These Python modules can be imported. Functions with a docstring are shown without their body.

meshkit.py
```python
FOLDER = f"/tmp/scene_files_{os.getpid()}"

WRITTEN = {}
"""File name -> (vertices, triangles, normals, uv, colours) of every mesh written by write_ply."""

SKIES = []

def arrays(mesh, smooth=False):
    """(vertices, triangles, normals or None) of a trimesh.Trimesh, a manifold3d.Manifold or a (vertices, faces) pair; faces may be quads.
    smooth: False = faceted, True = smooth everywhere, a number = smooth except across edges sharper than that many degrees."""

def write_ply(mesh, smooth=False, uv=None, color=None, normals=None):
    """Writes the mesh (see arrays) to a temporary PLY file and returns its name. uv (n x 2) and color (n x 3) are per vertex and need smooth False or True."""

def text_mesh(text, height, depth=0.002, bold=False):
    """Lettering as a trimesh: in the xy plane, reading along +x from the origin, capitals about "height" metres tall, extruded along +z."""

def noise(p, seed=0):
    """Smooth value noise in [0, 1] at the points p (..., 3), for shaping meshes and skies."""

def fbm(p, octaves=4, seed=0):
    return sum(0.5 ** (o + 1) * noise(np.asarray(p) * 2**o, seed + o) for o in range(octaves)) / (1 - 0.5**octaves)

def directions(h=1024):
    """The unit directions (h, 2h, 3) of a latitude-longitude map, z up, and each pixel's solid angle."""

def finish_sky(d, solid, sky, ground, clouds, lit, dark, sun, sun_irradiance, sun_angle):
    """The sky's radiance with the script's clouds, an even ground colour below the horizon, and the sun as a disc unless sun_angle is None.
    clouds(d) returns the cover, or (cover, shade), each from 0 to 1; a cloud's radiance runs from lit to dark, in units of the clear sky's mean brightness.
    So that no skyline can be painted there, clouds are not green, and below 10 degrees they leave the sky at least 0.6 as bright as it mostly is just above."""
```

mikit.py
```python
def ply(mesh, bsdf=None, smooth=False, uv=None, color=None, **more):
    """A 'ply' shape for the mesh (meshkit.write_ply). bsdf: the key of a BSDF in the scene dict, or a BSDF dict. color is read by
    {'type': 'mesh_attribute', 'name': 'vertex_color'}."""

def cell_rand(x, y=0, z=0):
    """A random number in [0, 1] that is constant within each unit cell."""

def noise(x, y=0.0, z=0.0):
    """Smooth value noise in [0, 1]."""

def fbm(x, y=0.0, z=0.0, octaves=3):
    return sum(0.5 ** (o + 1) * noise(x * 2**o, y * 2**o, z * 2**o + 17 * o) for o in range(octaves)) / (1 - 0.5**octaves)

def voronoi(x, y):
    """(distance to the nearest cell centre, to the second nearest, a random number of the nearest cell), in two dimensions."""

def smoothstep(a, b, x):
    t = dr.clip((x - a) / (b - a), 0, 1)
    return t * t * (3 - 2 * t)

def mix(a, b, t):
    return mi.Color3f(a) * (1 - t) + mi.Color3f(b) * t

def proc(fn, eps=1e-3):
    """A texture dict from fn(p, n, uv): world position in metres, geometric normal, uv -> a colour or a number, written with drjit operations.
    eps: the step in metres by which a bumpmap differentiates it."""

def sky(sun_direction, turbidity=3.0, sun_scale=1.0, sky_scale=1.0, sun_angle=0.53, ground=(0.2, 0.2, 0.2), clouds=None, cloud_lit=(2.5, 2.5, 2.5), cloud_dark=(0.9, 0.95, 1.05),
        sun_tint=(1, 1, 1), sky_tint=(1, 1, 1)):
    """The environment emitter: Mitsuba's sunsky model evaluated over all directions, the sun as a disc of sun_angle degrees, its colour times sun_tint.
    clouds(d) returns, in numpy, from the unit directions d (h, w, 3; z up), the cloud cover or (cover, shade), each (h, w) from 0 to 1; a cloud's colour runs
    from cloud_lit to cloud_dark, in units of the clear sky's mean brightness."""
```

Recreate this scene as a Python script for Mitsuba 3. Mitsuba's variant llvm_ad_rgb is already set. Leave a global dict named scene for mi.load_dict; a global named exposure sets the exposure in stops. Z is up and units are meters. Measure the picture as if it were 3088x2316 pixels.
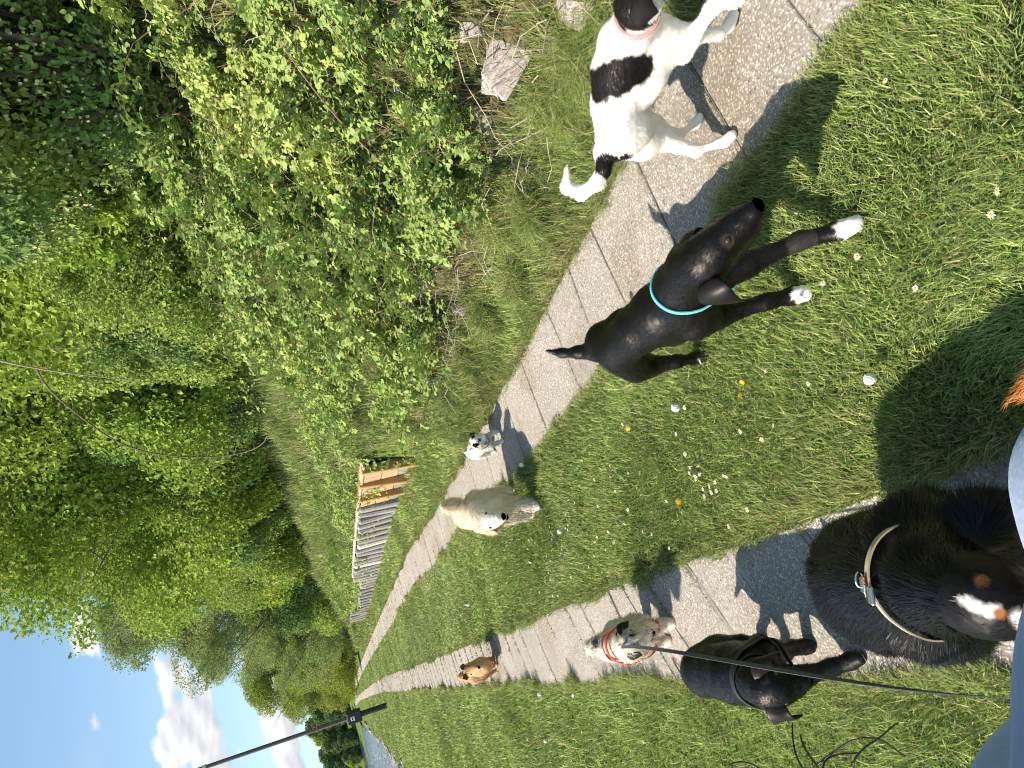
import math, numpy as np, trimesh, mitsuba as mi, drjit as dr, mikit, meshkit
from mikit import noise, fbm, voronoi, cell_rand, smoothstep, mix
T = mi.ScalarTransform4f
scene, labels = {}, {}
# ---------------------------------------------------------------- camera, sky, exposure
EYE = np.array([0, 0, 1.7])
FOCAL, PITCH, ROLL = 2118.0, math.atan2(695.0, 2118.0), math.radians(11.8)      # pixels of a 3088 wide picture; the phone is held on its side
def camera_axes():
    fwd = np.array([0, math.cos(PITCH), -math.sin(PITCH)])
    r0, d0 = np.array([1.0, 0, 0]), -np.array([0, math.sin(PITCH), math.cos(PITCH)])
    ru = math.cos(ROLL) * r0 + math.sin(ROLL) * d0
    return fwd, ru
FWD, UP = camera_axes()
scene['camera'] = {'type': 'perspective', 'fov_axis': 'x', 'fov': 2 * math.degrees(math.atan(1544 / FOCAL)), 'near_clip': 0.02, 'far_clip': 3000.0,
                   'to_world': T().look_at(origin=EYE.tolist(), target=(EYE + FWD).tolist(), up=UP.tolist())}
exposure = 2.5
SUN_EL, SUN_AZ = math.radians(49), math.radians(188)
SUN = [math.cos(SUN_EL) * math.cos(SUN_AZ), math.cos(SUN_EL) * math.sin(SUN_AZ), math.sin(SUN_EL)]
CLX, CLY = 0.7, 11.0
def clouds(d):
    el = np.degrees(np.arcsin(np.clip(d[..., 2], -1, 1)))
    az = np.degrees(np.arctan2(d[..., 0], d[..., 1]))
    x, y = az / 6.2, el / 2.2
    n = meshkit.fbm(np.stack([x + CLX, y + CLY, 0 * x], -1), 6, 11)
    n2 = meshkit.fbm(np.stack([az / 14.0, el / 5.0 + 5, 0 * x + 2], -1), 5, 5)
    lim = 0.50 + 0.012 * np.clip(el - 5, 0, 60)
    cov = np.clip((n - lim) / 0.06, 0, 1)
    wisp = 0.30 * np.clip((n2 - 0.5) / 0.25, 0, 1)
    cov = np.maximum(cov ** 0.8, wisp)
    nl = meshkit.fbm(np.stack([x + CLX - 0.10, y + CLY + 0.16, 0 * x], -1), 6, 11)
    shade = np.clip(0.35 + (nl - n) * 5.0, 0, 1) * 0.9
    return cov, shade
scene['sky'] = mikit.sky(SUN, turbidity=3.0, clouds=clouds, cloud_lit=(2.0, 2.0, 2.02), cloud_dark=(1.05, 1.12, 1.25), ground=(0.12, 0.15, 0.07), sun_tint=(0.94, 0.985, 1.07), sky_tint=(1.18, 1.13, 1.04))
# ---------------------------------------------------------------- helpers
rng = np.random.default_rng(7)
def numbered(name):
    k, i = name, 0
    while k in scene or k in labels or any(q.startswith(k + '__') for q in ()):
        i += 1; k = f'{name}_{i:03d}'
    return k
_used = set()
def key_for(name):
    k, i = name, 0
    while k in _used:
        i += 1; k = f'{name}_{i:03d}'
    _used.add(k)
    return k
def thing(name, label, cat, group=None):
    k = key_for(name)
    labels[k] = {'label': label, 'category': cat}
    if group: labels[k]['group'] = group
    return k
def put(name, mesh, bsdf, parent=None, smooth=False, label=None, kind=None, **kw):
    k = key_for(parent + '__' + name if parent else name)
    scene[k] = mikit.ply(mesh, bsdf, smooth=smooth, **kw)
    if label or kind:
        labels.setdefault(k, {})
        if label: labels[k]['label'] = label
        if kind: labels[k]['kind'] = kind
    return k
def put_shape(name, shape, parent=None, label=None, kind=None):
    k = key_for(parent + '__' + name if parent else name)
    scene[k] = shape
    if label or kind:
        labels.setdefault(k, {})
        if label: labels[k]['label'] = label
        if kind: labels[k]['kind'] = kind
    return k
def unit(v):
    v = np.asarray(v, float)
    return v / np.maximum(np.linalg.norm(v, axis=-1, keepdims=True), 1e-12)
def merge(parts):
    vs, fs, o = [], [], 0
    for v, f in parts:
        vs.append(v); fs.append(np.asarray(f) + o); o += len(v)
    return np.vstack(vs), np.vstack(fs)
def tube(pts, rad, sides=7, cap=True):
    p = np.asarray(pts, float); r = np.broadcast_to(np.asarray(rad, float), (len(p),))
    t = unit(np.gradient(p, axis=0))
    a = np.zeros_like(p)
    ref = np.array([0, 0, 1.0]) if abs(t[0, 2]) < 0.9 else np.array([1.0, 0, 0])
    for i in range(len(p)):
        q = ref - t[i] * (ref @ t[i]); q /= np.linalg.norm(q) + 1e-12; a[i] = q; ref = q
    b = np.cross(t, a)
    ang = np.arange(sides) * 2 * np.pi / sides
    v = (p[:, None] + r[:, None, None] * (np.cos(ang)[None, :, None] * a[:, None] + np.sin(ang)[None, :, None] * b[:, None])).reshape(-1, 3)
    i, j = np.meshgrid(np.arange(len(p) - 1), np.arange(sides), indexing='ij')
    q = np.stack([i * sides + j, i * sides + (j + 1) % sides, (i + 1) * sides + (j + 1) % sides, (i + 1) * sides + j], -1).reshape(-1, 4)
    f = np.vstack([q[:, [0, 1, 2]], q[:, [0, 2, 3]]])
    if cap:
        n = len(v); v = np.vstack([v, p[:1], p[-1:]])
        k = np.arange(sides); l = (len(p) - 1) * sides
        f = np.vstack([f, np.stack([(k + 1) % sides, k, np.full(sides, n)], 1), np.stack([l + k, l + (k + 1) % sides, np.full(sides, n + 1)], 1)])
    return v, f
def spline(pts, n):
    from scipy.interpolate import CubicSpline
    p = np.asarray(pts, float); d = np.r_[0, np.cumsum(np.linalg.norm(np.diff(p, axis=0), axis=1))]
    return CubicSpline(d, p)(np.linspace(0, d[-1], n))
def cham_box(lx, ly, lz, c):
    """box with chamfered edges, centred"""
    import itertools
    pts = []
    for sx, sy, sz in itertools.product((-1, 1), repeat=3):
        for k in range(3):
            e = np.array([lx, ly, lz]) / 2 - c; e[k] += c
            pts.append(e * [sx, sy, sz])
    return trimesh.convex.convex_hull(np.array(pts))
def vf(m): return np.array(m.vertices), np.array(m.faces)
def proc_bsdf(name, fn, rough=0.8, spec=0.2, bump=None, bscale=0.01, eps=1e-3, two=False, **kw):
    b = {'type': 'principled', 'base_color': mikit.proc(fn) if callable(fn) else ({'type': 'rgb', 'value': list(fn)} if not isinstance(fn, dict) else fn), 'roughness': rough, 'specular': spec, **kw}
    if bump is not None: b = {'type': 'bumpmap', 'arbitrary': mikit.proc(bump, eps), 'bsdf': b, 'scale': bscale}
    if two: b = {'type': 'twosided', 'bsdf': b}
    scene[name] = b
    return name
VC = {'type': 'mesh_attribute', 'name': 'vertex_color'}
# ---------------------------------------------------------------- the lie of the land
RL_Y = np.array([-3, 1.0, 1.74, 2.13, 2.83, 3.63, 5.06, 8.19, 13.5, 34, 54, 77, 112])
RL_X = np.array([2.40, 1.0, 0.72, 0.52, 0.24, -0.05, -0.57, -1.66, -3.40, -11.1, -18.7, -27.6, -41.5])
LR_Y = np.array([-3, 1.0, 1.7, 1.91, 2.25, 2.87, 3.77, 8.14, 29.1, 40.4, 77.4, 112])
LR_X = np.array([1.15, -0.29, -0.54, -0.62, -0.75, -0.96, -1.27, -2.86, -10.46, -14.7, -28.8, -42.5])
SR, SL = 0.68, 0.60
def right_l(y): return np.interp(y, RL_Y, RL_X)
def right_r(y): return right_l(y) + SR
def left_r(y): return np.interp(y, LR_Y, LR_X)
def left_l(y): return left_r(y) - SL
def shore(y): return -3.44 - 0.367 * y                  # the lip of the river bank
def sm(a, b, x):
    t = np.clip((x - a) / (b - a), 0, 1); return t * t * (3 - 2 * t)
WALL_Y0, WALL_Y1 = 9.6, 31.0
def height(x, y, rough=True):
    x, y = np.asarray(x, float), np.asarray(y, float)
    s = (x - right_r(y)) * 0.948
    near = 0.80 * np.clip(s - 0.30, 0, 3.2) + 0.25 * np.clip(s - 3.5, 0, 30)
    near = near * sm(0.1, 1.0, s) 
    w = 0.14 * sm(0.2, 0.7, s) + 0.66 * sm(0.74, 0.84, s) + 0.40 * np.clip(s - 0.84, 0, 3.8) + 0.2 * np.clip(s - 4.64, 0, 30)
    far = 0.28 * np.clip(s - 1.0, 0, 7) * sm(1.0, 3.0, s) + 0.05 * np.clip(s - 8, 0, 40)
    k1, k2 = sm(8.2, 9.6, y), sm(WALL_Y1 - 0.5, WALL_Y1 + 3, y)
    up = near * (1 - k1) + w * k1 * (1 - k2) + far * k2
    d = (shore(y) - x) * 0.938
    down = -1.9 * sm(-0.1, 1.8, d)
    z = up + down - 0.03
    if rough:
        p = np.stack([x, y, 0 * x], -1)
        z = z + (meshkit.fbm(p * 0.9, 3, 3) - 0.5) * 0.22 * sm(0.5, 1.6, s) + (meshkit.fbm(p * 1.3, 2, 8) - 0.5) * 0.05 * sm(0.05, 0.5, np.minimum(np.abs(x - right_l(y) - SR / 2) - SR / 2, np.abs(x - left_r(y) + SL / 2) - SL / 2) - 0.02)
    return z
def grid_mesh(xs, ys):
    X, Y = np.meshgrid(xs, ys)
    v = np.stack([X, Y, height(X, Y)], -1).reshape(-1, 3)
    n, m = X.shape
    i = np.arange(n - 1)[:, None] * m + np.arange(m - 1)[None]
    q = np.stack([i, i + 1, i + m + 1, i + m], -1).reshape(-1, 4)
    return v, np.vstack([q[:, [0, 1, 2]], q[:, [0, 2, 3]]])
def soil_col(p, n, uv):
    a = fbm(p.x * 3, p.y * 3, p.z * 3); b = noise(p.x * 40, p.y * 40, p.z * 40); c = fbm(p.x * 0.6, p.y * 0.6, 2.0)
    g = mix((0.085, 0.125, 0.030), (0.150, 0.205, 0.055), a)
    g = mix(g, (0.135, 0.120, 0.060), smoothstep(0.55, 0.8, c) * 0.5)
    bank = smoothstep(0.45, 0.75, (p.x - 1.86 + 0.336 * p.y) * 0.948) * smoothstep(9.4, 8.2, p.y)
    g = mix(g, mix((0.050, 0.045, 0.025), (0.13, 0.115, 0.07), noise(p.x * 26, p.y * 26, p.z * 26)), bank * 0.75)
    return g * (0.6 + 0.8 * b)
proc_bsdf('ground_bsdf', soil_col, 0.95, 0.05, lambda p, n, uv: fbm(p.x * 30, p.y * 30, p.z * 30), 0.03)
# sheared grid: follows the paths; fine near, coarse far
def terrain():
    ys = np.unique(np.r_[np.arange(-4, 14, 0.12), np.arange(14, 40, 0.4), np.arange(40, 130, 2.0), np.arange(130, 420, 15.0), [420.0]])
    off = np.unique(np.r_[np.linspace(-260, -30, 12), np.arange(-30, -6, 1.5), np.arange(-6, -1.2, 0.15), np.arange(-1.2, 1.5, 0.07), np.arange(1.5, 6, 0.15), np.arange(6, 30, 1.5), np.linspace(30, 260, 12)])
    O, Y = np.meshgrid(off, ys)
    X = O + right_r(Y)
    v = np.stack([X, Y, height(X, Y)], -1).reshape(-1, 3)
    n, m = X.shape
    i = np.arange(n - 1)[:, None] * m + np.arange(m - 1)[None]
    q = np.stack([i, i + 1, i + m + 1, i + m], -1).reshape(-1, 4)
    return v, np.vstack([q[:, [0, 1, 2]], q[:, [0, 2, 3]]])
put('ground', terrain(), 'ground_bsdf', smooth=True, kind='structure', label='grassy ground of the park sloping to the river')
# ---------------------------------------------------------------- paths of concrete slabs
def slab_col(p, n, uv):
    d1, d2, r = voronoi(p.x * 95, p.y * 95)
    e1, e2, q = voronoi(p.x * 41 + 7, p.y * 41)
    paste = mix((0.235, 0.222, 0.20), (0.33, 0.312, 0.282), fbm(p.x * 5, p.y * 5, 1.0))
    stone = mix((0.20, 0.175, 0.15), (0.56, 0.53, 0.48), r)
    c = mix(paste, stone, smoothstep(0.46, 0.30, d1))
    big = mix((0.13, 0.125, 0.13), (0.64, 0.60, 0.54), q)
    c = mix(c, big, smoothstep(0.30, 0.18, e1) * smoothstep(0.45, 0.5, cell_rand(p.x * 41 + 7, p.y * 41, 5)))
    c = c * (0.86 + 0.28 * fbm(p.x * 1.1, p.y * 1.1, 4.0))
    return mix(c, c * mi.Color3f(0.74, 0.70, 0.62), smoothstep(0.55, 0.75, fbm(p.x * 2.3, p.y * 2.3, 9.0)) * 0.6)
def slab_bump(p, n, uv):
    d1, d2, r = voronoi(p.x * 95, p.y * 95)
    return smoothstep(0.55, 0.15, d1) * (0.5 + 0.5 * r)
proc_bsdf('slab_bsdf', slab_col, 0.85, 0.25, slab_bump, 0.0022, 5e-4)
def mortar_col(p, n, uv):
    return mix((0.24, 0.235, 0.23), (0.36, 0.35, 0.33), fbm(p.x * 9, p.y * 9, p.z * 9))
proc_bsdf('mortar_bsdf', mortar_col, 0.85, 0.2, lambda p, n, uv: fbm(p.x * 60, p.y * 60, 1.0), 0.004)
proc_bsdf('joint_bsdf', lambda p, n, uv: mix((0.17, 0.155, 0.13), (0.30, 0.28, 0.25), fbm(p.x * 30, p.y * 30, 1.0)), 0.9, 0.1)
def slab_mesh(poly, z0, z1, c=0.004):
    """a slab: its outline (4 corners, anticlockwise) extruded, with chamfered top edges"""
    p = np.asarray(poly, float); m = p.mean(0)
    inn = m + (p - m) * (1 - 2 * c / np.linalg.norm(p[0] - p[2]) * 2)
    z0, z1 = np.broadcast_to(z0, 4), np.broadcast_to(z1, 4)
    v = np.vstack([np.c_[p, z0], np.c_[p, z1 - c], np.c_[inn, z1]])
    f = []
    for i in range(4):
        j = (i + 1) % 4
        f += [[i, j, 4 + j], [i, 4 + j, 4 + i], [4 + i, 4 + j, 8 + j], [4 + i, 8 + j, 8 + i]]
    f += [[8, 9, 10], [8, 10, 11]]
    return v, np.array(f)
def build_path(name, lab, le, ri, y0, y1, step, skew, mortar_to, seed):
    r = np.random.default_rng(seed)
    pk = key_for(name)
    labels[pk] = {'label': lab, 'kind': 'structure'}
    ys = [y0]
    while ys[-1] < y1:
        ys.append(ys[-1] + step * r.uniform(0.72, 1.3) * (1 if ys[-1] < 20 else 1.6))
    joints = []
    for y in ys:
        yl = yr = y
        k = skew * r.uniform(0.75, 1.25)
        # left end at y - k/2, right end at y + k/2 (the joints run aslant)
        a, b = y - k / 2, y + k / 2
        joints.append((np.array([le(a), a]), np.array([ri(b), b])))
    first = None
    for i in range(len(joints) - 1):
        (a, b), (d, c) = joints[i], joints[i + 1]
        u = unit(d - a); w = unit(c - b)
        wide = i < mortar_to
        g = 0.020 if wide else 0.003
        poly = np.array([a + u * g, b + w * g, c - w * g, d - u * g]) + r.uniform(-0.006, 0.006, (4, 2))
        tilt = r.uniform(-0.0035, 0.0035, 4)
        v, f = slab_mesh(poly, -0.08, 0.0 + tilt)
        put('slab', (v, f), 'slab_bsdf', pk)
        if i > 0:
            h = 0.024 if wide else 0.0035
            q = np.array([a - u * h, b - w * h, b + w * h, a + u * h])
            n = 8
            t = np.linspace(0, 1, n)[:, None]
            lo = q[0] * (1 - t) + q[1] * t; hi = q[3] * (1 - t) + q[2] * t
            wob = r.uniform(0.55, 1.0, (n, 1)) if wide else r.uniform(0.2, 1.0, (n, 1)); mid = (lo + hi) / 2
            lo, hi = mid + (lo - mid) * wob, mid + (hi - mid) * wob * r.uniform(0.8, 1.1, (n, 1))
            vv = np.vstack([np.c_[lo, np.full(n, -0.003 if wide else -0.004)], np.c_[hi, np.full(n, -0.003 if wide else -0.004)]])
            k = np.arange(n - 1)
            ff = np.vstack([np.stack([k, k + 1, k + n + 1], 1), np.stack([k, k + n + 1, k + n], 1)])
            put('mortar_joint', (vv, ff), 'mortar_bsdf' if wide else 'joint_bsdf', pk)
    # where the slabs are too far to tell apart: one strip
    yy = np.arange(ys[-1], 113, 1.5)
    n = len(yy)
    v = np.vstack([np.stack([le(yy), yy, 0 * yy], 1), np.stack([ri(yy), yy, 0 * yy], 1)])
    k = np.arange(n - 1)
    put('far_surface', (v, np.vstack([np.stack([k, k + n, k + n + 1], 1), np.stack([k, k + n + 1, k + 1], 1)])), 'slab_bsdf', pk)
    return joints
JR = build_path('path', 'concrete slab path along the foot of the hedge bank', right_l, right_r, -0.6, 36, 0.55, 0.26, 0, 5)
JL = build_path('path_001', 'concrete slab path between the two strips of lawn, nearer the river', left_l, left_r, -0.6, 36, 0.42, 0.42, 11, 6)
# the short link where both paths meet, far off
yy = np.linspace(0, 1, 6)
a = np.array([left_r(100) - 0.3, 100.0]); b = np.array([right_l(92), 92.0])
put('link_path', (np.array([[a[0] - .4, a[1] - 1.2, 0.002], [b[0], b[1] - 1.0, 0.002], [b[0] + .3, b[1] + 1.0, 0.002], [a[0], a[1] + 1.2, 0.002]]), np.array([[0, 1, 2, 3]])), 'slab_bsdf', kind='structure', label='short path linking the two paths far off')
# ---------------------------------------------------------------- river and far shore
def water_bump(p, n, uv):
    return fbm(p.x * 1.1 + 0.4 * p.y, p.y * 0.55, 1.0, 4) + 0.5 * noise(p.x * 4.0, p.y * 2.0)
proc_bsdf('water_bsdf', (0.02, 0.035, 0.045), 0.06, 0.7, water_bump, 0.10, 2e-2)
put('water', (np.array([[-600, -60, -1.3], [60, -60, -1.3], [60, 900, -1.3], [-600, 900, -1.3]]), np.array([[0, 1, 2, 3]])), 'water_bsdf', kind='structure', label='blue river water rippled by the breeze')
# ---------------------------------------------------------------- grass: real blades, thinner and denser near by
def leaf_bsdf(name, col, rough=0.45, trans=0.7, spec=1.45):
    scene[name] = {'type': 'principledthin', 'base_color': col if isinstance(col, dict) else mikit.proc(col), 'roughness': rough, 'diff_trans': trans, 'eta': spec, 'spec_trans': 0.0}
    return name
leaf_bsdf('grass_bsdf', VC, 0.42, 0.6)
def blades(x, y, h, w, lean, az, col, r, z=None, curl=0.5):
    n = len(x)
    z = height(x, y) if z is None else z
    base = np.stack([x, y, z - 0.004], 1)
    d = np.stack([np.cos(az), np.sin(az), 0 * az], 1)
    tw = az + np.pi / 2 + r.uniform(-0.6, 0.6, n)
    side = np.stack([np.cos(tw), np.sin(tw), 0 * tw], 1) * (w / 2)[:, None]
    up = np.array([0, 0, 1.0])
    l1 = lean * (1 - curl); l2 = lean * (1 + curl)
    m = base + (np.sin(l1)[:, None] * d + np.cos(l1)[:, None] * up) * (h * 0.5)[:, None]
    t = m + (np.sin(l2)[:, None] * d + np.cos(l2)[:, None] * up) * (h * 0.5)[:, None]
    v = np.stack([base - side * 0.8, base + side * 0.8, m - side, m + side, t], 1).reshape(-1, 3)
    o = np.arange(n)[:, None] * 5
    f = np.vstack([o + [0, 1, 3], o + [0, 3, 2], o + [2, 3, 4]])
    return v, f, np.repeat(col, 5, 0)
GREENS = np.array([[0.273, 0.365, 0.099], [0.215, 0.319, 0.084], [0.36, 0.429, 0.145], [0.151, 0.244, 0.065], [0.464, 0.499, 0.22], [0.273, 0.36, 0.151]])
STRAW = np.array([[0.42, 0.36, 0.20], [0.36, 0.30, 0.16], [0.50, 0.44, 0.28]])
def scatter(r, n, y0, y1, lo, hi):
    """points thinning with the square of the distance from the path's near end"""
    out = []
    while sum(map(len, out)) < n:
        k = n * 3
        q = r.random(k)
        d = y0 * (y1 / y0) ** q                     # density falling off as 1/d in depth
        y = d - 0.6
        x = lo(y) + (hi(y) - lo(y)) * r.random(k)
        keep = r.random(k) < np.clip((hi(y) - lo(y)) / 5.0 * (2.2 / np.maximum(d, 2.2)) ** 0.35, 0, 1)
        out.append(np.stack([x, y], 1)[keep])
    return np.vstack(out)[:n]
def on_path(x, y, m):
    return ((x > right_l(y) + m) & (x < right_r(y) - m)) | ((x > left_l(y) + m) & (x < left_r(y) - m))
def grass(name, lab, n, lo, hi, y0, y1, hgt, seed, lush=1.0, straw=0.05, flow=None):
    r = np.random.default_rng(seed)
    p = scatter(r, n, y0, y1, lo, hi)
    p = p[~on_path(p[:, 0], p[:, 1], 0.012)]
    x, y = p.T; n = len(x)
    dist = np.hypot(x, y + 0.3)
    q = np.stack([x, y, 0 * x], -1)
    big = meshkit.fbm(q * 2.2, 3, seed); fine = meshkit.fbm(q * 9, 2, seed + 1)
    h = hgt * (0.45 + 1.1 * big) * r.uniform(0.55, 1.35, n) * (0.7 + 0.6 * fine)
    w = np.maximum(0.0032, 0.0011 * dist) * r.uniform(0.7, 1.5, n) * lush
    lean = np.clip(np.abs(r.normal(0.55, 0.38, n)), 0.02, 1.35)
    az = 2 * np.pi * meshkit.fbm(q * 0.9 + 9, 2, seed + 2) * 2 + r.normal(0, 1.1, n)
    c = GREENS[r.integers(0, len(GREENS), n)] * r.uniform(0.6, 1.5, (n, 1))
    tone = meshkit.fbm(q * 1.1 + 4, 3, seed + 3)
    c = c * (0.72 + 0.6 * tone)[:, None]
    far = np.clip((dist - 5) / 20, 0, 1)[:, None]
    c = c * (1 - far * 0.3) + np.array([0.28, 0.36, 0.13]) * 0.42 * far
    dry = r.random(n) < straw * (0.4 + 2.4 * np.clip(big - 0.45, 0, 1) * 2)
    c[dry] = STRAW[r.integers(0, 3, dry.sum())] * r.uniform(0.6, 1.1, (dry.sum(), 1))
    near = np.minimum(np.minimum(np.abs(x - left_l(y)), np.abs(x - left_r(y))), np.minimum(np.abs(x - right_l(y)), np.abs(x - right_r(y))))
    edge = (near < 0.10) & (r.random(n) < 0.45)
    c[edge] = c[edge] * 0.4 + np.array([0.34, 0.33, 0.13]) * 0.6
    v, f, cc = blades(x, y, h, w, lean, az, c, r)
    put(name, (v, f), 'grass_bsdf', color=cc, kind='stuff', label=lab)
    return p
grass('lawn_grass', 'short green lawn between the two slab paths', 190000, left_r, right_l, 1.7, 60, 0.062, 21)
grass('lawn_grass_001', 'longer lawn grass along the river side of the paths', 120000, lambda y: np.maximum(shore(y) - 0.5, left_l(y) - 4.5), left_l, 1.7, 60, 0.085, 22, straw=0.06)
grass('verge_grass', 'tufted grass verge at the foot of the hedge bank', 60000, right_r, lambda y: right_r(y) + 0.75, 1.7, 45, 0.10, 23, straw=0.16)
grass('slope_grass', 'long meadow grass on the slope above the timber wall', 100000, lambda y: right_r(y) + 0.86, lambda y: right_r(y) + 5.5, 7.0, 70, 0.30, 24, straw=0.22, lush=1.1)
grass('bank_grass', 'thin rough grass and dead blades among the brambles of the near bank', 34000, lambda y: right_r(y) + 0.65, lambda y: right_r(y) + 3.2, 1.7, 10, 0.13, 25, straw=0.45, lush=1.1)
# dry straw fringe and moss in the joints of the paths
def fringe():
    r = np.random.default_rng(31)
    n = 9000
    y = 1.1 + 12 * r.random(n) ** 1.8
    x = right_r(y) + r.normal(0.02, 0.07, n)
    c = np.where((r.random(n) < 0.75)[:, None], STRAW[r.integers(0, 3, n)] * 0.95, GREENS[r.integers(0, 6, n)])
    v, f, cc = blades(x, y, r.uniform(0.02, 0.07, n), np.full(n, 0.0026), np.abs(r.normal(0.9, 0.35, n)), r.uniform(0, 6.3, n), c, r, z=np.zeros(n) - 0.01)
    put('dry_grass', (v, f), 'grass_bsdf', color=cc, kind='stuff', label='dry straw coloured grass along the edge of the path by the bank')
fringe()
def path_edges():
    r = np.random.default_rng(34)
    V, o, vs, fs, cs = [], 0, [], [], []
    for fn, sgn, n, hh, wob in ((left_r, -1, 15000, .065, .035), (left_l, 1, 14000, .085, .05), (right_l, 1, 15000, .085, .045), (right_r, -1, 9000, .08, .05)):
        y = 1.0 + 17 * r.random(n) ** 1.7
        q = np.stack([y * 2.3, 0 * y + sgn * 3.1, 0 * y], 1)
        tong = np.clip(meshkit.fbm(q * 1.6, 3, 12 + n) - .42, 0, 1) * 2.2
        off = r.normal(0, .02, n) - .02 + tong * wob * r.random(n) * 2.0
        x = fn(y) + sgn * off
        az = (0 if sgn > 0 else np.pi) - .34 * 0 + r.normal(0, .8, n)
        c = GREENS[r.integers(0, 6, n)] * r.uniform(.65, 1.3, (n, 1)); dry = r.random(n) < .10; c[dry] = STRAW[r.integers(0, 3, dry.sum())]
        c = c * .85 + np.array([.36, .39, .15]) * .15
        v, f, cc = blades(x, y, hh * r.uniform(.35, 1.2, n) * (.6 + 1.6 * tong), np.maximum(.0030, .0010 * y) * r.uniform(.7, 1.3, n), np.clip(r.normal(.75, .3, n), .1, 1.4), az, c, r, z=np.full(n, -.006), curl=.6)
        vs.append(v); fs.append(f + o); cs.append(cc); o += len(v)
    put('edge_grass', (np.vstack(vs), np.vstack(fs)), 'grass_bsdf', color=np.vstack(cs), kind='stuff', label='ragged grass hanging over the edges of both slab paths')
path_edges()
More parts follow.
